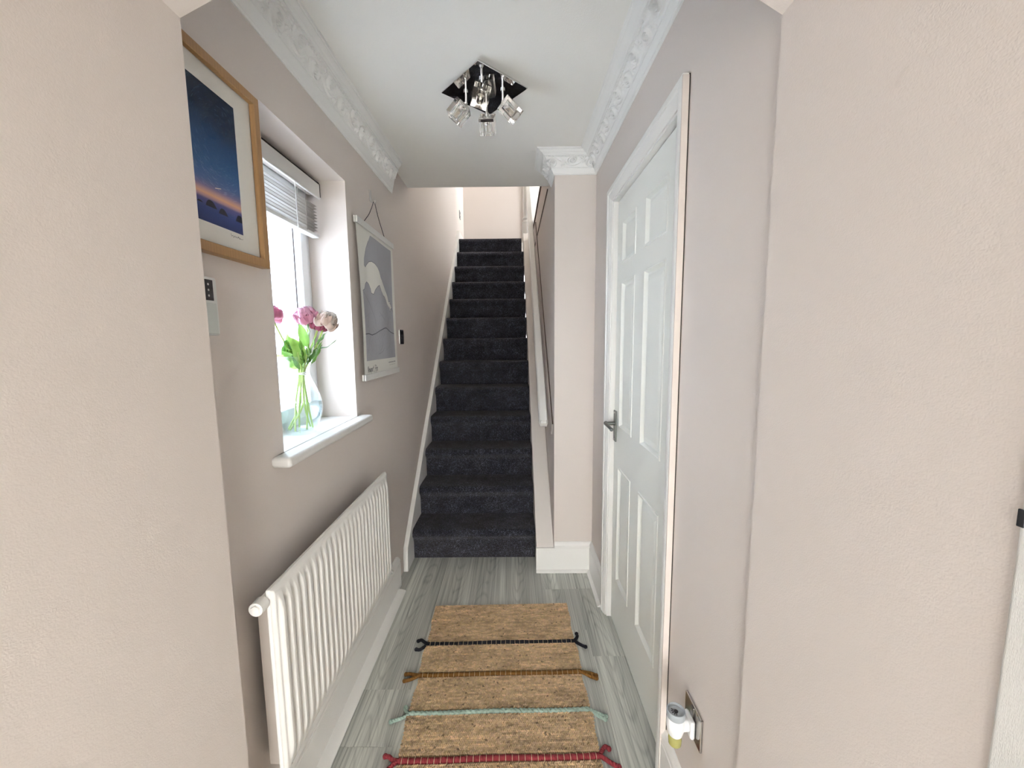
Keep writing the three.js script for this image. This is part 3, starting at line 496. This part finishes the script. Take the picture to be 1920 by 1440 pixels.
  // the sheet bulges off the wall a little towards its lower far side
  const g = new THREE.PlaneGeometry(2 * w - 0.012, yt - yb - 0.02, 24, 40), q = g.attributes.position;
  for (let i = 0; i < q.count; i++) { const x = q.getX(i), t = (q.getY(i) / (yt - yb)) + 0.5; q.setY(i, q.getY(i) + (yt + yb) / 2); q.setX(i, x + 0.004 * Math.sin(7 * t) * (x > 0 ? 1 : 0.3)); q.setZ(i, 0.0155 + 0.006 * (1 - t) + 0.006 * Math.sin(Math.PI * t) * Math.sin(x * 22 + 2 * t)); }
  g.computeVertexNormals();
  const back = g.clone(); { const b = back.attributes.position; for (let i = 0; i < b.count; i++) b.setZ(i, b.getZ(i) - 0.0006); const ix = back.index.array; for (let i = 0; i < ix.length; i += 3) { const k = ix[i]; ix[i] = ix[i + 1]; ix[i + 1] = k; } back.computeVertexNormals(); }
  part('sheet', merged([g, back]), std({ map: tx, roughness: 0.8 }), p);
  part('cord', tube([V(1.833 - D, yt - 0.002, 0.016), V(1.9 - D, 1.955, 0.018), V(1.975 - D, 2.034, 0.02), V(2.05 - D, 1.962, 0.018), V(2.126 - D, yt - 0.002, 0.016)].flatMap((a, i, l) => i + 1 < l.length ? [a, a.clone().lerp(l[i + 1], 0.5)] : [a]), 0.0016, 60, 6), std({ color: new THREE.Color(0.03, 0.025, 0.025), roughness: 0.9 }), p);
  const h = thing('wall_hook', 'small clear adhesive hook holding up the cord of the map', 'hook', [XL, 2.05, -1.975]); h.rotation.y = Math.PI / 2;
  part('hook_plate', new RoundedBoxGeometry(0.02, 0.055, 0.006, 3, 0.0028).translate(0, 0.012, 0.0032), std({ color: new THREE.Color(0.55, 0.53, 0.5), roughness: 0.35 }), h);
  part('hook_arm', tube([[0, 0, 0.005], [0, -0.012, 0.008], [0, -0.02, 0.016], [0, -0.016, 0.025], [0, -0.008, 0.027]], 0.0032, 20, 8), std({ color: new THREE.Color(0.5, 0.48, 0.46), roughness: 0.35 }), h);
}

// ---------------------------------------------------------------- switches, keypad, socket
function plateOn(name, label, category, pos, turn, w, h, m) {
  const g = thing(name, label, category, pos); g.rotation.y = turn;
  part('plate', new RoundedBoxGeometry(w, h, 0.007, 3, 0.003).translate(0, 0, 0.0038), m, g); return g;
}
{
  const s = plateOn('light_switch', 'dark metal light switch on the left wall at the foot of the stairs', 'switch', [XL, 1.402, -2.402], Math.PI / 2, 0.086, 0.086, chrome);
  part('inset', new RoundedBoxGeometry(0.074, 0.074, 0.002, 2, 0.0008).translate(0.003, 0, 0.0078), std({ color: new THREE.Color(0.03, 0.03, 0.03), metalness: 0.4, roughness: 0.3 }), s);
  part('rocker', new RoundedBoxGeometry(0.011, 0.022, 0.006, 2, 0.002).translate(-0.012, 0, 0.0095).rotateX(0.04), black, s); part('rocker', new RoundedBoxGeometry(0.011, 0.022, 0.006, 2, 0.002).translate(0.012, 0, 0.0095).rotateX(-0.04), black, s);
  const u = plateOn('light_switch', 'small dark metal light switch high on the left wall at the top of the stairs', 'switch', [XL, 2.965, -5.3], Math.PI / 2, 0.086, 0.1, pewter);
  part('rocker', new RoundedBoxGeometry(0.011, 0.02, 0.006, 2, 0.002).translate(0, 0.022, 0.0085), black, u); part('rocker', new RoundedBoxGeometry(0.011, 0.02, 0.006, 2, 0.002).translate(0, -0.022, 0.0085), black, u);
  const k = thing('wall_controller', 'white wall controller with a small black display below the framed print', 'thermostat', [XL, 1.458, -0.872]); k.rotation.y = Math.PI / 2;
  const white = std({ color: new THREE.Color(0.72, 0.73, 0.7), roughness: 0.4 });
  part('housing', new RoundedBoxGeometry(0.075, 0.125, 0.022, 4, 0.005).translate(-0.012, 0, 0.0115), white, k);
  part('display', new RoundedBoxGeometry(0.05, 0.044, 0.002, 2, 0.0008).translate(-0.014, 0.034, 0.023), black, k);
  for (const y of [0.046, 0.034, 0.022]) part('icon', new THREE.CircleGeometry(0.0025, 12).translate(-0.003, y, 0.02415), white, k);
  part('flap', new RoundedBoxGeometry(0.06, 0.066, 0.0025, 2, 0.001).translate(-0.013, -0.026, 0.023), std({ color: new THREE.Color(0.62, 0.65, 0.61), roughness: 0.45 }), k);

  const so = plateOn('wall_socket', 'polished metal wall socket low on the right wall beside the door', 'socket', [XR, 0.41, -0.922], -Math.PI / 2, 0.088, 0.088, std({ color: new THREE.Color(0.36, 0.33, 0.3), metalness: 1, roughness: 0.14 }));
  part('rim', mergeGeometries([[-0.0425, 0, 0.003, 0.088], [0.0425, 0, 0.003, 0.088], [0, 0.0425, 0.088, 0.003], [0, -0.0425, 0.088, 0.003]].map(([x, y, w, h]) => new RoundedBoxGeometry(w, h, 0.006, 2, 0.001).translate(x, y, 0.0045))), chrome, so);
  part('rocker', new RoundedBoxGeometry(0.014, 0.026, 0.006, 2, 0.002).translate(0.0, 0.026, 0.008), std({ color: new THREE.Color(0.28, 0.27, 0.26), metalness: 1, roughness: 0.2 }), so);
  part('socket_insert', new RoundedBoxGeometry(0.036, 0.036, 0.003, 2, 0.001).translate(0, -0.012, 0.007), black, so);

  const f = thing('air_freshener', 'white plug-in air freshener with grey vent cap and yellow oil bottle', 'air freshener', [XR, 0.4, -0.922]); f.rotation.y = -Math.PI / 2;
  const body = std({ color: new THREE.Color(0.8, 0.8, 0.8), roughness: 0.3 }), grey = std({ color: new THREE.Color(0.36, 0.39, 0.41), roughness: 0.4 });
  part('plug', merged([new RoundedBoxGeometry(0.044, 0.05, 0.012, 4, 0.006).translate(0, 0, 0.0145), cyl(0.015, 0.0155, V(0, 0, 0.018), V(0, -0.002, 0.04), 24)]), body, f);
  const lathe = (a) => new THREE.LatheGeometry(a.map(([x, y]) => new THREE.Vector2(x, y)), 36);
  part('body', lathe([[0, -0.03], [0.013, -0.03], [0.0165, -0.026], [0.0215, -0.008], [0.0225, 0.004], [0.0215, 0.02], [0.0195, 0.027], [0.018, 0.027], [0, 0.026]]).translate(0, 0, 0.05), body, f);
  const cap = part('vent_cap', lathe([[0.0195, 0.02], [0.0222, 0.024], [0.0228, 0.036], [0.0218, 0.041], [0.0195, 0.0415], [0.0188, 0.037], [0.0165, 0.036], [0.0155, 0.0375], [0.012, 0.0365], [0.0055, 0.036], [0.005, 0.03], [0, 0.03]]).translate(0, 0, 0.05), grey, f);
  part('vent_hole', cyl(0.005, 0.005, V(0, 0.0362, 0.05), V(0, 0.0372, 0.05), 16), black, cap);
  for (let i = 0; i < 5; i++) { const a = 0.2 + i * 0.5; part('vent_slot', new RoundedBoxGeometry(0.006, 0.0012, 0.0018, 1, 0.0005).rotateY(-a).translate(0.0095 * Math.cos(a), 0.0372, 0.05 + 0.0095 * Math.sin(a)), black, cap); }
  part('oil_bottle', lathe([[0, -0.056], [0.013, -0.056], [0.0155, -0.053], [0.0165, -0.04], [0.0145, -0.028], [0.012, -0.026]]).translate(0, 0, 0.05), phy({ color: new THREE.Color(0.68, 0.66, 0.27), transmission: 0.6, thickness: 0, roughness: 0.15 }), f);
}

// ---------------------------------------------------------------- ceiling spotlight plate with four glass cubes
{
  const PY = 2.335, c = thing('ceiling_light', 'square polished mirror ceiling light with four spots in clear glass cubes', 'ceiling light', [-0.105, CEIL, -1.657]);
  c.rotation.y = Math.PI / 4 - 0.06;
  part('back_box', new RoundedBoxGeometry(0.2, 0.02, 0.2, 2, 0.003).translate(0, -0.0105, 0), chrome, c);
  part('mirror_plate', new RoundedBoxGeometry(0.238, 0.0045, 0.238, 2, 0.0012).translate(0, PY - CEIL + 0.00225, 0), mirror, c);
  const glass = phy({ color: 0xfffdfa, transmission: 1, thickness: 0.02, ior: 1.5, roughness: 0.02 });
  // a cube of solid glass bored from its mouth: square outside, round inside, floor at the holder end
  const s = 0.031, h = 0.062, hole = 0.0175, sq = new THREE.Shape();
  const r = 0.003; sq.moveTo(-s + r, -s); sq.lineTo(s - r, -s); sq.quadraticCurveTo(s, -s, s, -s + r); sq.lineTo(s, s - r); sq.quadraticCurveTo(s, s, s - r, s); sq.lineTo(-s + r, s); sq.quadraticCurveTo(-s, s, -s, s - r); sq.lineTo(-s, -s + r); sq.quadraticCurveTo(-s, -s, -s + r, -s);
  const bored = sq.clone(); bored.holes.push(new THREE.Path().absarc(0, 0, hole, 0, Math.PI * 2, true));
  const cube = mergeVertices(merged([
    new THREE.ExtrudeGeometry(bored, { depth: h - 0.012, bevelEnabled: false, curveSegments: 24 }).translate(0, 0, 0.012),
  ]));
  const floorPiece = new THREE.ExtrudeGeometry(sq, { depth: 0.0116, bevelEnabled: false, curveSegments: 8 });
  const lamp = phy({ color: 0xf4efe6, transmission: 0.85, thickness: 0, roughness: 0.12 });
  const put = (x, z, ox, oz) => {
    const b = V(x, PY - CEIL, z), e = V(x, b.y - 0.042, z), g = new THREE.Group(); g.name = 'spot'; c.add(g);
    part('stem', merged([cyl(0.009, 0.009, b.clone().add(V(0, 0.001, 0)), V(x, b.y - 0.006, z), 20), cyl(0.0042, 0.0042, b, e, 14), new THREE.SphereGeometry(0.0062, 16, 12).translate(e.x, e.y, e.z)]), chrome, g);
    const dir = V(ox, -0.78, oz).normalize(), q = new THREE.Quaternion().setFromUnitVectors(V(0, 0, 1), dir);
    const place = (geo) => geo.clone().applyQuaternion(q).translate(...e.clone().addScaledVector(dir, 0.012).toArray());
    part('holder', merged([cyl(0.0085, 0.0095, e, e.clone().addScaledVector(dir, 0.0125), 20), place(new THREE.CylinderGeometry(0.0125, 0.0125, 0.0035, 24).rotateX(Math.PI / 2).translate(0, 0, 0.0255))]), chrome, g);
    const cubeTurn = (geo) => place(geo.clone());
    part('glass_cube', cubeTurn(merged([cube, floorPiece.clone()])), glass, g);
    part('bulb', place(new THREE.CapsuleGeometry(0.0058, 0.022, 6, 14).rotateX(Math.PI / 2).translate(0, 0, 0.040)), lamp, g);
  };
  // the plate's corners lie on the diagonals of the group's own axes
  const k = 0.0505, o = 0.5;
  put(-k, -k, -o, -o); put(k, -k, o, -o); put(-k, k, -o, o); put(k, k, o, o);
}

// ---------------------------------------------------------------- vase of peonies on the sill
const SILL = 1.06, VX = -0.751, VZ = -1.379;
{
  const v = thing('glass_vase', 'clear waisted glass vase half full of water on the window sill', 'vase', [VX, SILL, VZ]);
  const cur = new THREE.CatmullRomCurve3([[0.0485, 0.002], [0.058, 0.03], [0.0695, 0.06], [0.0745, 0.09], [0.07, 0.125], [0.0575, 0.16], [0.0445, 0.19], [0.0385, 0.215], [0.043, 0.24], [0.0525, 0.256], [0.0605, 0.268]].map(([x, y]) => V(x, y, 0)));
  const out = cur.getPoints(60).map((p) => new THREE.Vector2(p.x, p.y));
  const inn = out.map((p) => new THREE.Vector2(p.x - 0.0026, Math.max(p.y, 0.011))).reverse();
  const prof = [new THREE.Vector2(0, 0.0005), new THREE.Vector2(0.045, 0.0005), ...out, new THREE.Vector2(0.0596, 0.2698), ...inn, new THREE.Vector2(0, 0.011)];
  const g = new THREE.LatheGeometry(prof, 64);
  part('glass', g, phy({ color: 0xfdffff, transmission: 1, thickness: 0, roughness: 0.015, ior: 1.5 }), v);
  const wl2 = 0.118, wp = [new THREE.Vector2(0, 0.0115), ...out.filter((p) => p.y > 0.0115 && p.y < wl2).map((p) => new THREE.Vector2(p.x - 0.0028, p.y)), new THREE.Vector2(0.0695, wl2), new THREE.Vector2(0.064, wl2 - 0.0015), new THREE.Vector2(0, wl2 - 0.0018)];
  part('water', new THREE.LatheGeometry(wp, 48), phy({ color: 0xfafeff, transmission: 1, thickness: 0, roughness: 0.02, ior: 1.33 }), v);
}
function petal(w, l, cup, ruff, k) {
  const g = new THREE.PlaneGeometry(1, 1, 8, 8), p = g.attributes.position;
  for (let i = 0; i < p.count; i++) {
    const x = p.getX(i) * 2, t = p.getY(i) + 0.5, wd = w * Math.sqrt(Math.sin(Math.PI * (0.04 + 0.86 * t)));
    const e = Math.pow(t, 2) * ruff;
    p.setXYZ(i, x * wd + e * Math.sin(9 * x + k), l * (t - 0.3 * x * x * t * t) + 0.35 * e * Math.cos(7 * x + 2 * k), cup * (0.9 * x * x * wd * 0.7 / w - 1.25 * Math.sin(t * 2.75)) + e * Math.sin(11 * x + 3 * k));
  }
  g.computeVertexNormals(); return g;
}
const petalMat = (r, g, b) => phy({ color: new THREE.Color(r, g, b), roughness: 0.85, side: THREE.DoubleSide, transmission: 0.4, thickness: 0 });
const stemM = std({ color: new THREE.Color(0.42, 0.56, 0.16), roughness: 0.55 }), leafMs = [[0.13, 0.28, 0.07], [0.25, 0.48, 0.10], [0.4, 0.62, 0.16]].map((a) => phy({ color: new THREE.Color(...a), roughness: 0.7, side: THREE.DoubleSide, transmission: 0.35, thickness: 0 }));
function bloomGeos(R0, fullness) {
  const layers = [[], [], []];
  const N = fullness;
  for (let i = 0; i < N; i++) {
    const f = i / N, open = lerp(1.15, 0.08, Math.pow(f, 0.8)) + rr(-0.2, 0.2), az = i * 2.39996 + rr(-0.2, 0.2);
    const l = R0 * lerp(1.08, 0.82, f) * rr(0.92, 1.08), g = petal(R0 * lerp(0.5, 0.3, f), l, R0 * lerp(0.42, 0.3, f), R0 * lerp(0.10, 0.2, f), rr(0, 9));
    g.translate(0, 0, 0).rotateX(-open + 0.5 * 0).rotateX(0).translate(0, 0, 0);
    const m = new THREE.Matrix4().makeRotationY(az); g.applyMatrix4(m); g.scale(1, 1.25, 1).translate(0, -R0 * 0.55 + R0 * 0.1 * f, 0);
    layers[f < 0.34 ? 0 : f < 0.7 ? 1 : 2].push(g);
  }
  return layers.map((l) => mergeGeometries(l));
}
function leafGeo(l, w, bend, fold) {
  const g = new THREE.PlaneGeometry(1, 1, 6, 12), p = g.attributes.position;
  for (let i = 0; i < p.count; i++) { const x = p.getX(i) * 2, t = p.getY(i) + 0.5, wd = w * Math.pow(Math.sin(Math.PI * Math.pow(t, 0.8)), 0.9) + 0.0004; p.setXYZ(i, x * wd, l * t * (1 - 0.25 * bend * bend * t), fold * Math.abs(x) * wd - bend * l * t * t * 0.6 + 0.002 * Math.sin(14 * t + x)); }
  g.computeVertexNormals(); return g;
}
function leaf(parent, base, tip, w, bend, k, roll = 0) {         // base and tip in the flower's own axes
  const d = tip.clone().sub(base), l = d.length() * (1 + 0.12 * bend), g = leafGeo(l, w * 1.15, bend, 0.35);
  const y = d.normalize(), side = V(0, 1, 0).cross(y).normalize().applyAxisAngle(y, roll), z = side.clone().cross(y);
  // lift the start so that the bent leaf ends near its tip
  const y2 = y.clone().addScaledVector(z, 0.55 * bend).normalize(), z2 = side.clone().cross(y2);
  g.applyMatrix4(new THREE.Matrix4().makeBasis(side, y2, z2).setPosition(base));
  return part('leaf', g, leafMs[k], parent);
}
const tie = V(-0.73, 1.273, -1.372);
function peony(label, head, R0, tilt, cols, path, leaves, fullness = 46, foot) {
  const f = thing('peony', label, 'flower', foot.toArray(), null), loc = (p) => p.clone().sub(foot);
  const st = [foot, ...path, head].map(loc);
  part('stem', tube(st, 0.0033, 40, 8), stemM, f);
  const axis = head.clone().sub(path[path.length - 1]).normalize().add(tilt).normalize(), q = new THREE.Quaternion().setFromUnitVectors(V(0, 1, 0), axis);
  const L = bloomGeos(R0, fullness), at = loc(head).addScaledVector(axis, R0 * 0.5);
  L.forEach((g, i) => part('petals', g.applyQuaternion(q).translate(...at.toArray()), petalMat(...cols[i]), f));
  const sep = []; for (let i = 0; i < 5; i++) sep.push(leafGeo(R0 * 0.85, R0 * 0.2, -0.6, 0.3).rotateX(1.0).rotateY(i * 1.257).translate(0, -R0 * 0.58, 0).applyQuaternion(q).translate(...at.toArray()));
  part('sepals', mergeGeometries(sep), leafMs[0], f);
  for (const [b, t, w, bend, k, roll] of leaves) leaf(f, loc(b), loc(t), w, bend, k, roll);
  return f;
}
{
  const W = (x, y, z = -1.372) => V(x, y, z), foot = (a, r) => V(VX + r * Math.cos(a), SILL + 0.016, VZ + r * Math.sin(a));
  const P = [[0.74, 0.34, 0.46], [0.82, 0.46, 0.6], [0.86, 0.6, 0.72]], D = [[0.42, 0.07, 0.14], [0.55, 0.12, 0.22], [0.62, 0.24, 0.34]], C0 = [[0.76, 0.6, 0.52], [0.82, 0.73, 0.66], [0.88, 0.84, 0.8]], Q = [[0.74, 0.28, 0.42], [0.8, 0.36, 0.5], [0.84, 0.46, 0.6]];
  peony('pink peony in full bloom with pale edges at the middle of the vase', W(-0.700, 1.452), 0.041, V(-0.25, 0.1, 0.15), P, [W(-0.742, 1.16, -1.385), tie.clone().add(V(0.004, 0, 0.002)), W(-0.702, 1.37)], [
    [W(-0.704, 1.36), W(-0.722, 1.445, -1.36), 0.013, 0.2, 1, 1.2], [W(-0.704, 1.385), W(-0.692, 1.44, -1.355), 0.011, 0.2, 0, 1.4], [W(-0.712, 1.335), W(-0.76, 1.40, -1.37), 0.012, 0.3, 1, 0.8],
    [W(-0.72, 1.3), W(-0.742, 1.39, -1.35), 0.019, 0.25, 2, 1.5], [W(-0.722, 1.30), W(-0.72, 1.375, -1.345), 0.016, 0.2, 1, 1.6], [W(-0.72, 1.30), W(-0.765, 1.365, -1.36), 0.014, 0.2, 1, 1.2]], 50, foot(2.3, 0.036));
  peony('deep rose peony half hidden between the pink and the cream peony', W(-0.668, 1.436, -1.385), 0.036, V(0.25, -0.35, 0.45), D, [W(-0.755, 1.16, -1.39), tie.clone().add(V(-0.004, 0.002, 0.003)), W(-0.692, 1.37, -1.38)], [
    [W(-0.712, 1.31), W(-0.668, 1.362, -1.36), 0.014, -0.2, 0, 1.0], [W(-0.715, 1.30), W(-0.7, 1.36, -1.35), 0.012, 0.2, 0, 1.5]], 44, foot(2.9, 0.04));
  peony('pale cream and blush peony leaning over the right side of the vase', W(-0.640, 1.440, -1.372), 0.039, V(0.15, 0.05, 0.0), C0, [W(-0.715, 1.16, -1.37), tie.clone().add(V(0.006, 0, -0.002)), W(-0.69, 1.335)], [
    [W(-0.68, 1.37), W(-0.633, 1.413, -1.365), 0.011, -0.25, 0, 0.8], [W(-0.684, 1.362), W(-0.605, 1.377, -1.37), 0.010, 0.85, 0, 0.2], [W(-0.70, 1.305), W(-0.648, 1.385, -1.36), 0.015, -0.15, 1, 1.0], [W(-0.70, 1.30), W(-0.645, 1.372, -1.35), 0.009, -0.1, 1, 0.7]], 46, foot(-0.6, 0.038));
  peony('bright pink peony nearest the window at the left of the vase', W(-0.812, 1.458, -1.36), 0.040, V(0.0, 0.2, 0.0), Q, [W(-0.725, 1.16, -1.38), tie.clone().add(V(-0.006, -0.002, -0.003)), W(-0.762, 1.35, -1.36), W(-0.787, 1.40, -1.36)], [
    [W(-0.775, 1.385), W(-0.786, 1.335, -1.35), 0.02, 0.5, 0, 1.2], [W(-0.77, 1.38), W(-0.765, 1.325, -1.35), 0.014, 0.5, 0, 1.4], [W(-0.755, 1.33), W(-0.81, 1.335, -1.35), 0.016, 0.5, 1, 0.8], [W(-0.75, 1.31), W(-0.795, 1.315, -1.36), 0.018, 0.35, 1, 1.2], [W(-0.735, 1.29), W(-0.772, 1.33, -1.35), 0.015, 0.4, 2, 1.3]], 46, foot(0.5, 0.034));
  // foliage stems without a bloom
  const foliage = (label, fo, mid, head, leaves) => {
    const s = thing('peony_sprig', label, 'flower stem', fo.toArray()), loc = (p) => p.clone().sub(fo);
    part('stem', tube([fo, mid, tie.clone().add(V((mid.x + 0.74) * 0.3, 0, 0.004)), head].map(loc), 0.003, 30, 8), stemM, s);
    for (const [b, t, w, bend, k, r] of leaves) leaf(s, loc(b), loc(t), w, bend, k, r);
  };
  foliage('leafy green peony stem without a bloom in the middle of the bunch', foot(-2.2, 0.036), W(-0.74, 1.17, -1.36), W(-0.728, 1.345, -1.35), [[W(-0.728, 1.345), W(-0.75, 1.395, -1.34), 0.015, 0.3, 2, 1.3], [W(-0.73, 1.33), W(-0.715, 1.385, -1.34), 0.014, 0.3, 1, 1.3], [W(-0.732, 1.31), W(-0.775, 1.35, -1.335), 0.013, 0.3, 1, 1.0], [W(-0.73, 1.285), W(-0.745, 1.34, -1.345), 0.013, 0.2, 0, 1.4], [W(-0.728, 1.285), W(-0.71, 1.33, -1.345), 0.012, 0.2, 1, 1.2]]);
  foliage('green peony stem without a bloom with narrow leaves pointing right over the vase rim', foot(-1.2, 0.04), W(-0.722, 1.16, -1.36), W(-0.70, 1.335, -1.36), [[W(-0.70, 1.335), W(-0.664, 1.40, -1.35), 0.011, -0.2, 1, 0.9], [W(-0.703, 1.325), W(-0.652, 1.36, -1.35), 0.012, -0.15, 0, 0.9], [W(-0.708, 1.31), W(-0.69, 1.375, -1.345), 0.012, 0.1, 2, 1.3]]);
  foliage('green peony stem without a bloom with leaves spreading left towards the window', foot(1.5, 0.042), W(-0.77, 1.16, -1.39), W(-0.752, 1.345, -1.375), [[W(-0.752, 1.345), W(-0.772, 1.41, -1.37), 0.013, 0.2, 1, 1.2], [W(-0.75, 1.335), W(-0.79, 1.365, -1.36), 0.014, 0.3, 2, 1.0], [W(-0.745, 1.315), W(-0.765, 1.37, -1.36), 0.014, 0.2, 0, 1.3]]);
  const band = thing('elastic_band', 'white elastic band holding the peony stems together in the vase', 'elastic band', tie.toArray());
  part('band', new THREE.TorusGeometry(0.0115, 0.0022, 10, 28).rotateX(Math.PI / 2).rotateZ(0.12), std({ color: new THREE.Color(0.85, 0.84, 0.78), roughness: 0.6 }), band);
  part('band', new THREE.TorusGeometry(0.0112, 0.0020, 10, 28).rotateX(Math.PI / 2).rotateZ(-0.1).translate(0, -0.004, 0), std({ color: new THREE.Color(0.85, 0.84, 0.78), roughness: 0.6 }), band);
}

// ---------------------------------------------------------------- jute rug with coloured cords
{
  const r = thing('jute_rug', 'natural woven jute rug with four coloured cord stripes and knotted tassels', 'rug', [-0.0755, 0, -1.945]); r.rotation.y = 0.021;
  const W = 0.336, LEN = 1.12, half = 0.0072, n = Math.floor(LEN / half);       // local z runs towards the camera from the far edge
  const yarn = (c, turns = 0) => std({ color: new THREE.Color(...c), roughness: 0.95, ...(turns ? { bumpMap: plyFor(turns), bumpScale: 0.002 } : {}) });
  const ply = texture(64, 64, (u, v) => 0.5 + 0.5 * Math.cos(6.2832 * (u + v)) * 0.8 + 0.2 * (n2(u * 128, v * 128) - 0.5)), plyFor = (turns) => { const t = ply.clone(); t.repeat.set(turns, 2); t.needsUpdate = true; return t; };
  const edge = (z) => 0.0035 * Math.sin(z * 23) + 0.002 * Math.sin(z * 61 + 1);
  const base = new THREE.BoxGeometry(2 * W, 0.007, LEN, 1, 1, 40).translate(0, 0.0036, LEN / 2), bp = base.attributes.position;
  for (let i = 0; i < bp.count; i++) bp.setX(i, bp.getX(i) + edge(bp.getZ(i)) * (bp.getX(i) > 0 ? 1 : -1) * 0.6);
  part('backing', base, yarn([0.3, 0.2, 0.115]), r);
  const strand = new THREE.SphereGeometry(1, 7, 5), pitchX = 0.0072, cols = Math.floor(2 * W / pitchX), list = [];
  const stripes = [0.262, 0.432, 0.604, 0.770];
  const o = new THREE.Object3D(), tint = new THREE.Color(), ln = lattice(64, 256, 21), lm = lattice(16, 64, 22);
  let lastRow = 1;
  for (let j = 0; j < n; j++) {
    const z = (j + 0.5) * half; if (stripes.some((s) => Math.abs(z - s) < 0.0115)) continue;
    const dir = j % 2 ? 1 : -1, row = j % 2 ? lastRow : (lastRow = 0.9 + 0.2 * rnd());
    for (let i = 0; i <= cols; i++) {
      const x = -W + (i + 0.5 * (j % 2 ? 0.2 : 0.4)) * pitchX + rr(-0.0006, 0.0006), e = edge(z);
      o.position.set(x * (1 + e / W), 0.0085 + rr(-0.0006, 0.0008), z + rr(-0.0005, 0.0005)); o.rotation.set(rr(-0.15, 0.15), dir * 0.8 + rr(-0.12, 0.12), rr(-0.1, 0.1)); o.scale.set(0.0062 * rr(0.9, 1.1), 0.0036, 0.0029 * rr(0.85, 1.15)); o.updateMatrix();
      const k = row * (0.72 + 0.42 * ln(i * 0.35, j) + 0.3 * (lm(i * 0.1, j * 0.35) - 0.5)) * rr(0.84, 1.15) * (rnd() < 0.012 ? 0.45 : 1);
      tint.setRGB(0.63 * k, 0.445 * k * rr(0.97, 1.03), 0.265 * k * rr(0.92, 1.08));
      list.push([o.matrix.clone(), tint.clone()]);
    }
  }
  const im = new THREE.InstancedMesh(strand, yarn([1, 1, 1]), list.length); im.name = 'woven_jute'; im.userData.kind = 'stuff'; im.castShadow = im.receiveShadow = true;
  list.forEach(([m, c], i) => { im.setMatrixAt(i, m); im.setColorAt(i, c); }); r.add(im);
  const cord = (pts, rad, m, name, seg = 40) => part(name, tube(pts, rad, seg, 9), m, r);
  const stitch = yarn([0.6, 0.47, 0.3]);
  const cs = [[0.006, 0.006, 0.012], [0.2, 0.085, 0.012], [0.33, 0.43, 0.36], [0.28, 0.032, 0.04]], names = ['dark navy cord', 'mustard brown cord', 'pale mint cord', 'red cord'];
  const tassels = [ // [left strands, right strands] as offsets from the cord's end: x outwards, z towards the camera
    [[[[0, 0], [0.018, -0.014], [0.034, -0.026], [0.046, -0.02]], [[0, 0], [0.014, 0.018], [0.03, 0.032], [0.045, 0.03]]], [[[0, 0], [0.014, -0.016], [0.022, -0.03], [0.021, -0.045]], [[0, 0], [0.016, 0.012], [0.032, 0.026], [0.047, 0.036]]]],
    [[[[0, 0], [0.02, -0.003], [0.045, -0.008], [0.058, -0.006]], [[0, 0], [0.02, 0.012], [0.04, 0.022], [0.056, 0.026]]], [[[0, 0], [0.02, 0.004], [0.042, 0.01], [0.06, 0.02]], [[0, 0], [0.018, 0.01], [0.036, 0.024], [0.058, 0.034]]]],
    [[[[0, 0], [0.01, -0.008], [0.02, -0.016], [0.022, -0.026]], [[0, 0], [0.02, 0.012], [0.04, 0.02], [0.062, 0.028]]], [[[0, 0], [0.018, 0.008], [0.034, 0.018], [0.055, 0.028]], [[0, 0], [0.016, 0.014], [0.03, 0.026], [0.05, 0.038]]]],
    [[[[0, 0], [0.018, -0.004], [0.032, -0.014], [0.046, -0.016]], [[0, 0], [0.016, 0.014], [0.026, 0.026], [0.034, 0.036]]], [[[0, 0], [0.012, -0.018], [0.026, -0.03], [0.036, -0.022]], [[0, 0], [0.018, 0.012], [0.036, 0.026], [0.054, 0.036]]]]];
  stripes.forEach((z, k) => {
    const m = yarn(cs[k], 70), mt = yarn(cs[k], 7), w = W - 0.004;
    for (const s of k === 2 ? [-1, 1] : [0]) {                                 // the mint one is a twist of two strands
      const pts = []; for (let i = 0; i <= 60; i++) { const x = lerp(-w, w, i / 60), a = i * 2.1 + (s > 0 ? Math.PI : 0); pts.push([x, 0.0105 + (s ? 0.0018 * Math.cos(a) : 0.0006 * Math.sin(i)), z + 0.002 * Math.sin(i * 0.16) + (s ? 0.0042 * Math.sin(a) : 0.0004 * Math.sin(i * 1.7))]); }
      const c = cord(pts, s ? 0.0058 : 0.0105, m, 'cord', 240); if (!s) c.scale.y = 0.7; c.userData.label = names[k];
    }
    if (k !== 2) for (let i = 0; i < 31; i++) { const x = -w + 0.012 + i * (2 * w - 0.024) / 30; part('stitch', new THREE.TorusGeometry(0.0112, 0.0009, 6, 18).scale(1, 0.7, 1).rotateY(Math.PI / 2).translate(x, 0.0076, z + 0.002 * Math.sin((x + w) / (2 * w) * 9.6)), stitch, r); }
    tassels[k].forEach((side, sd) => side.forEach((q, t) => {
      const sg = sd ? 1 : -1, x0 = sg * (W - 0.003), pts = q.map(([dx, dz], i) => V(x0 + sg * dx, i ? 0.0075 : 0.0085, z + dz)), e = pts[3];
      part('tassel', merged([tube(pts, k === 2 ? 0.006 : 0.0068, 20, 9), new THREE.SphereGeometry(0.0088, 12, 9).scale(1, 0.85, 1).translate(e.x, e.y + 0.0006, e.z)]), mt, r).userData.label = names[k].replace('cord', 'knotted tassel');
    }));
  });
}
renderer.render(scene, camera);
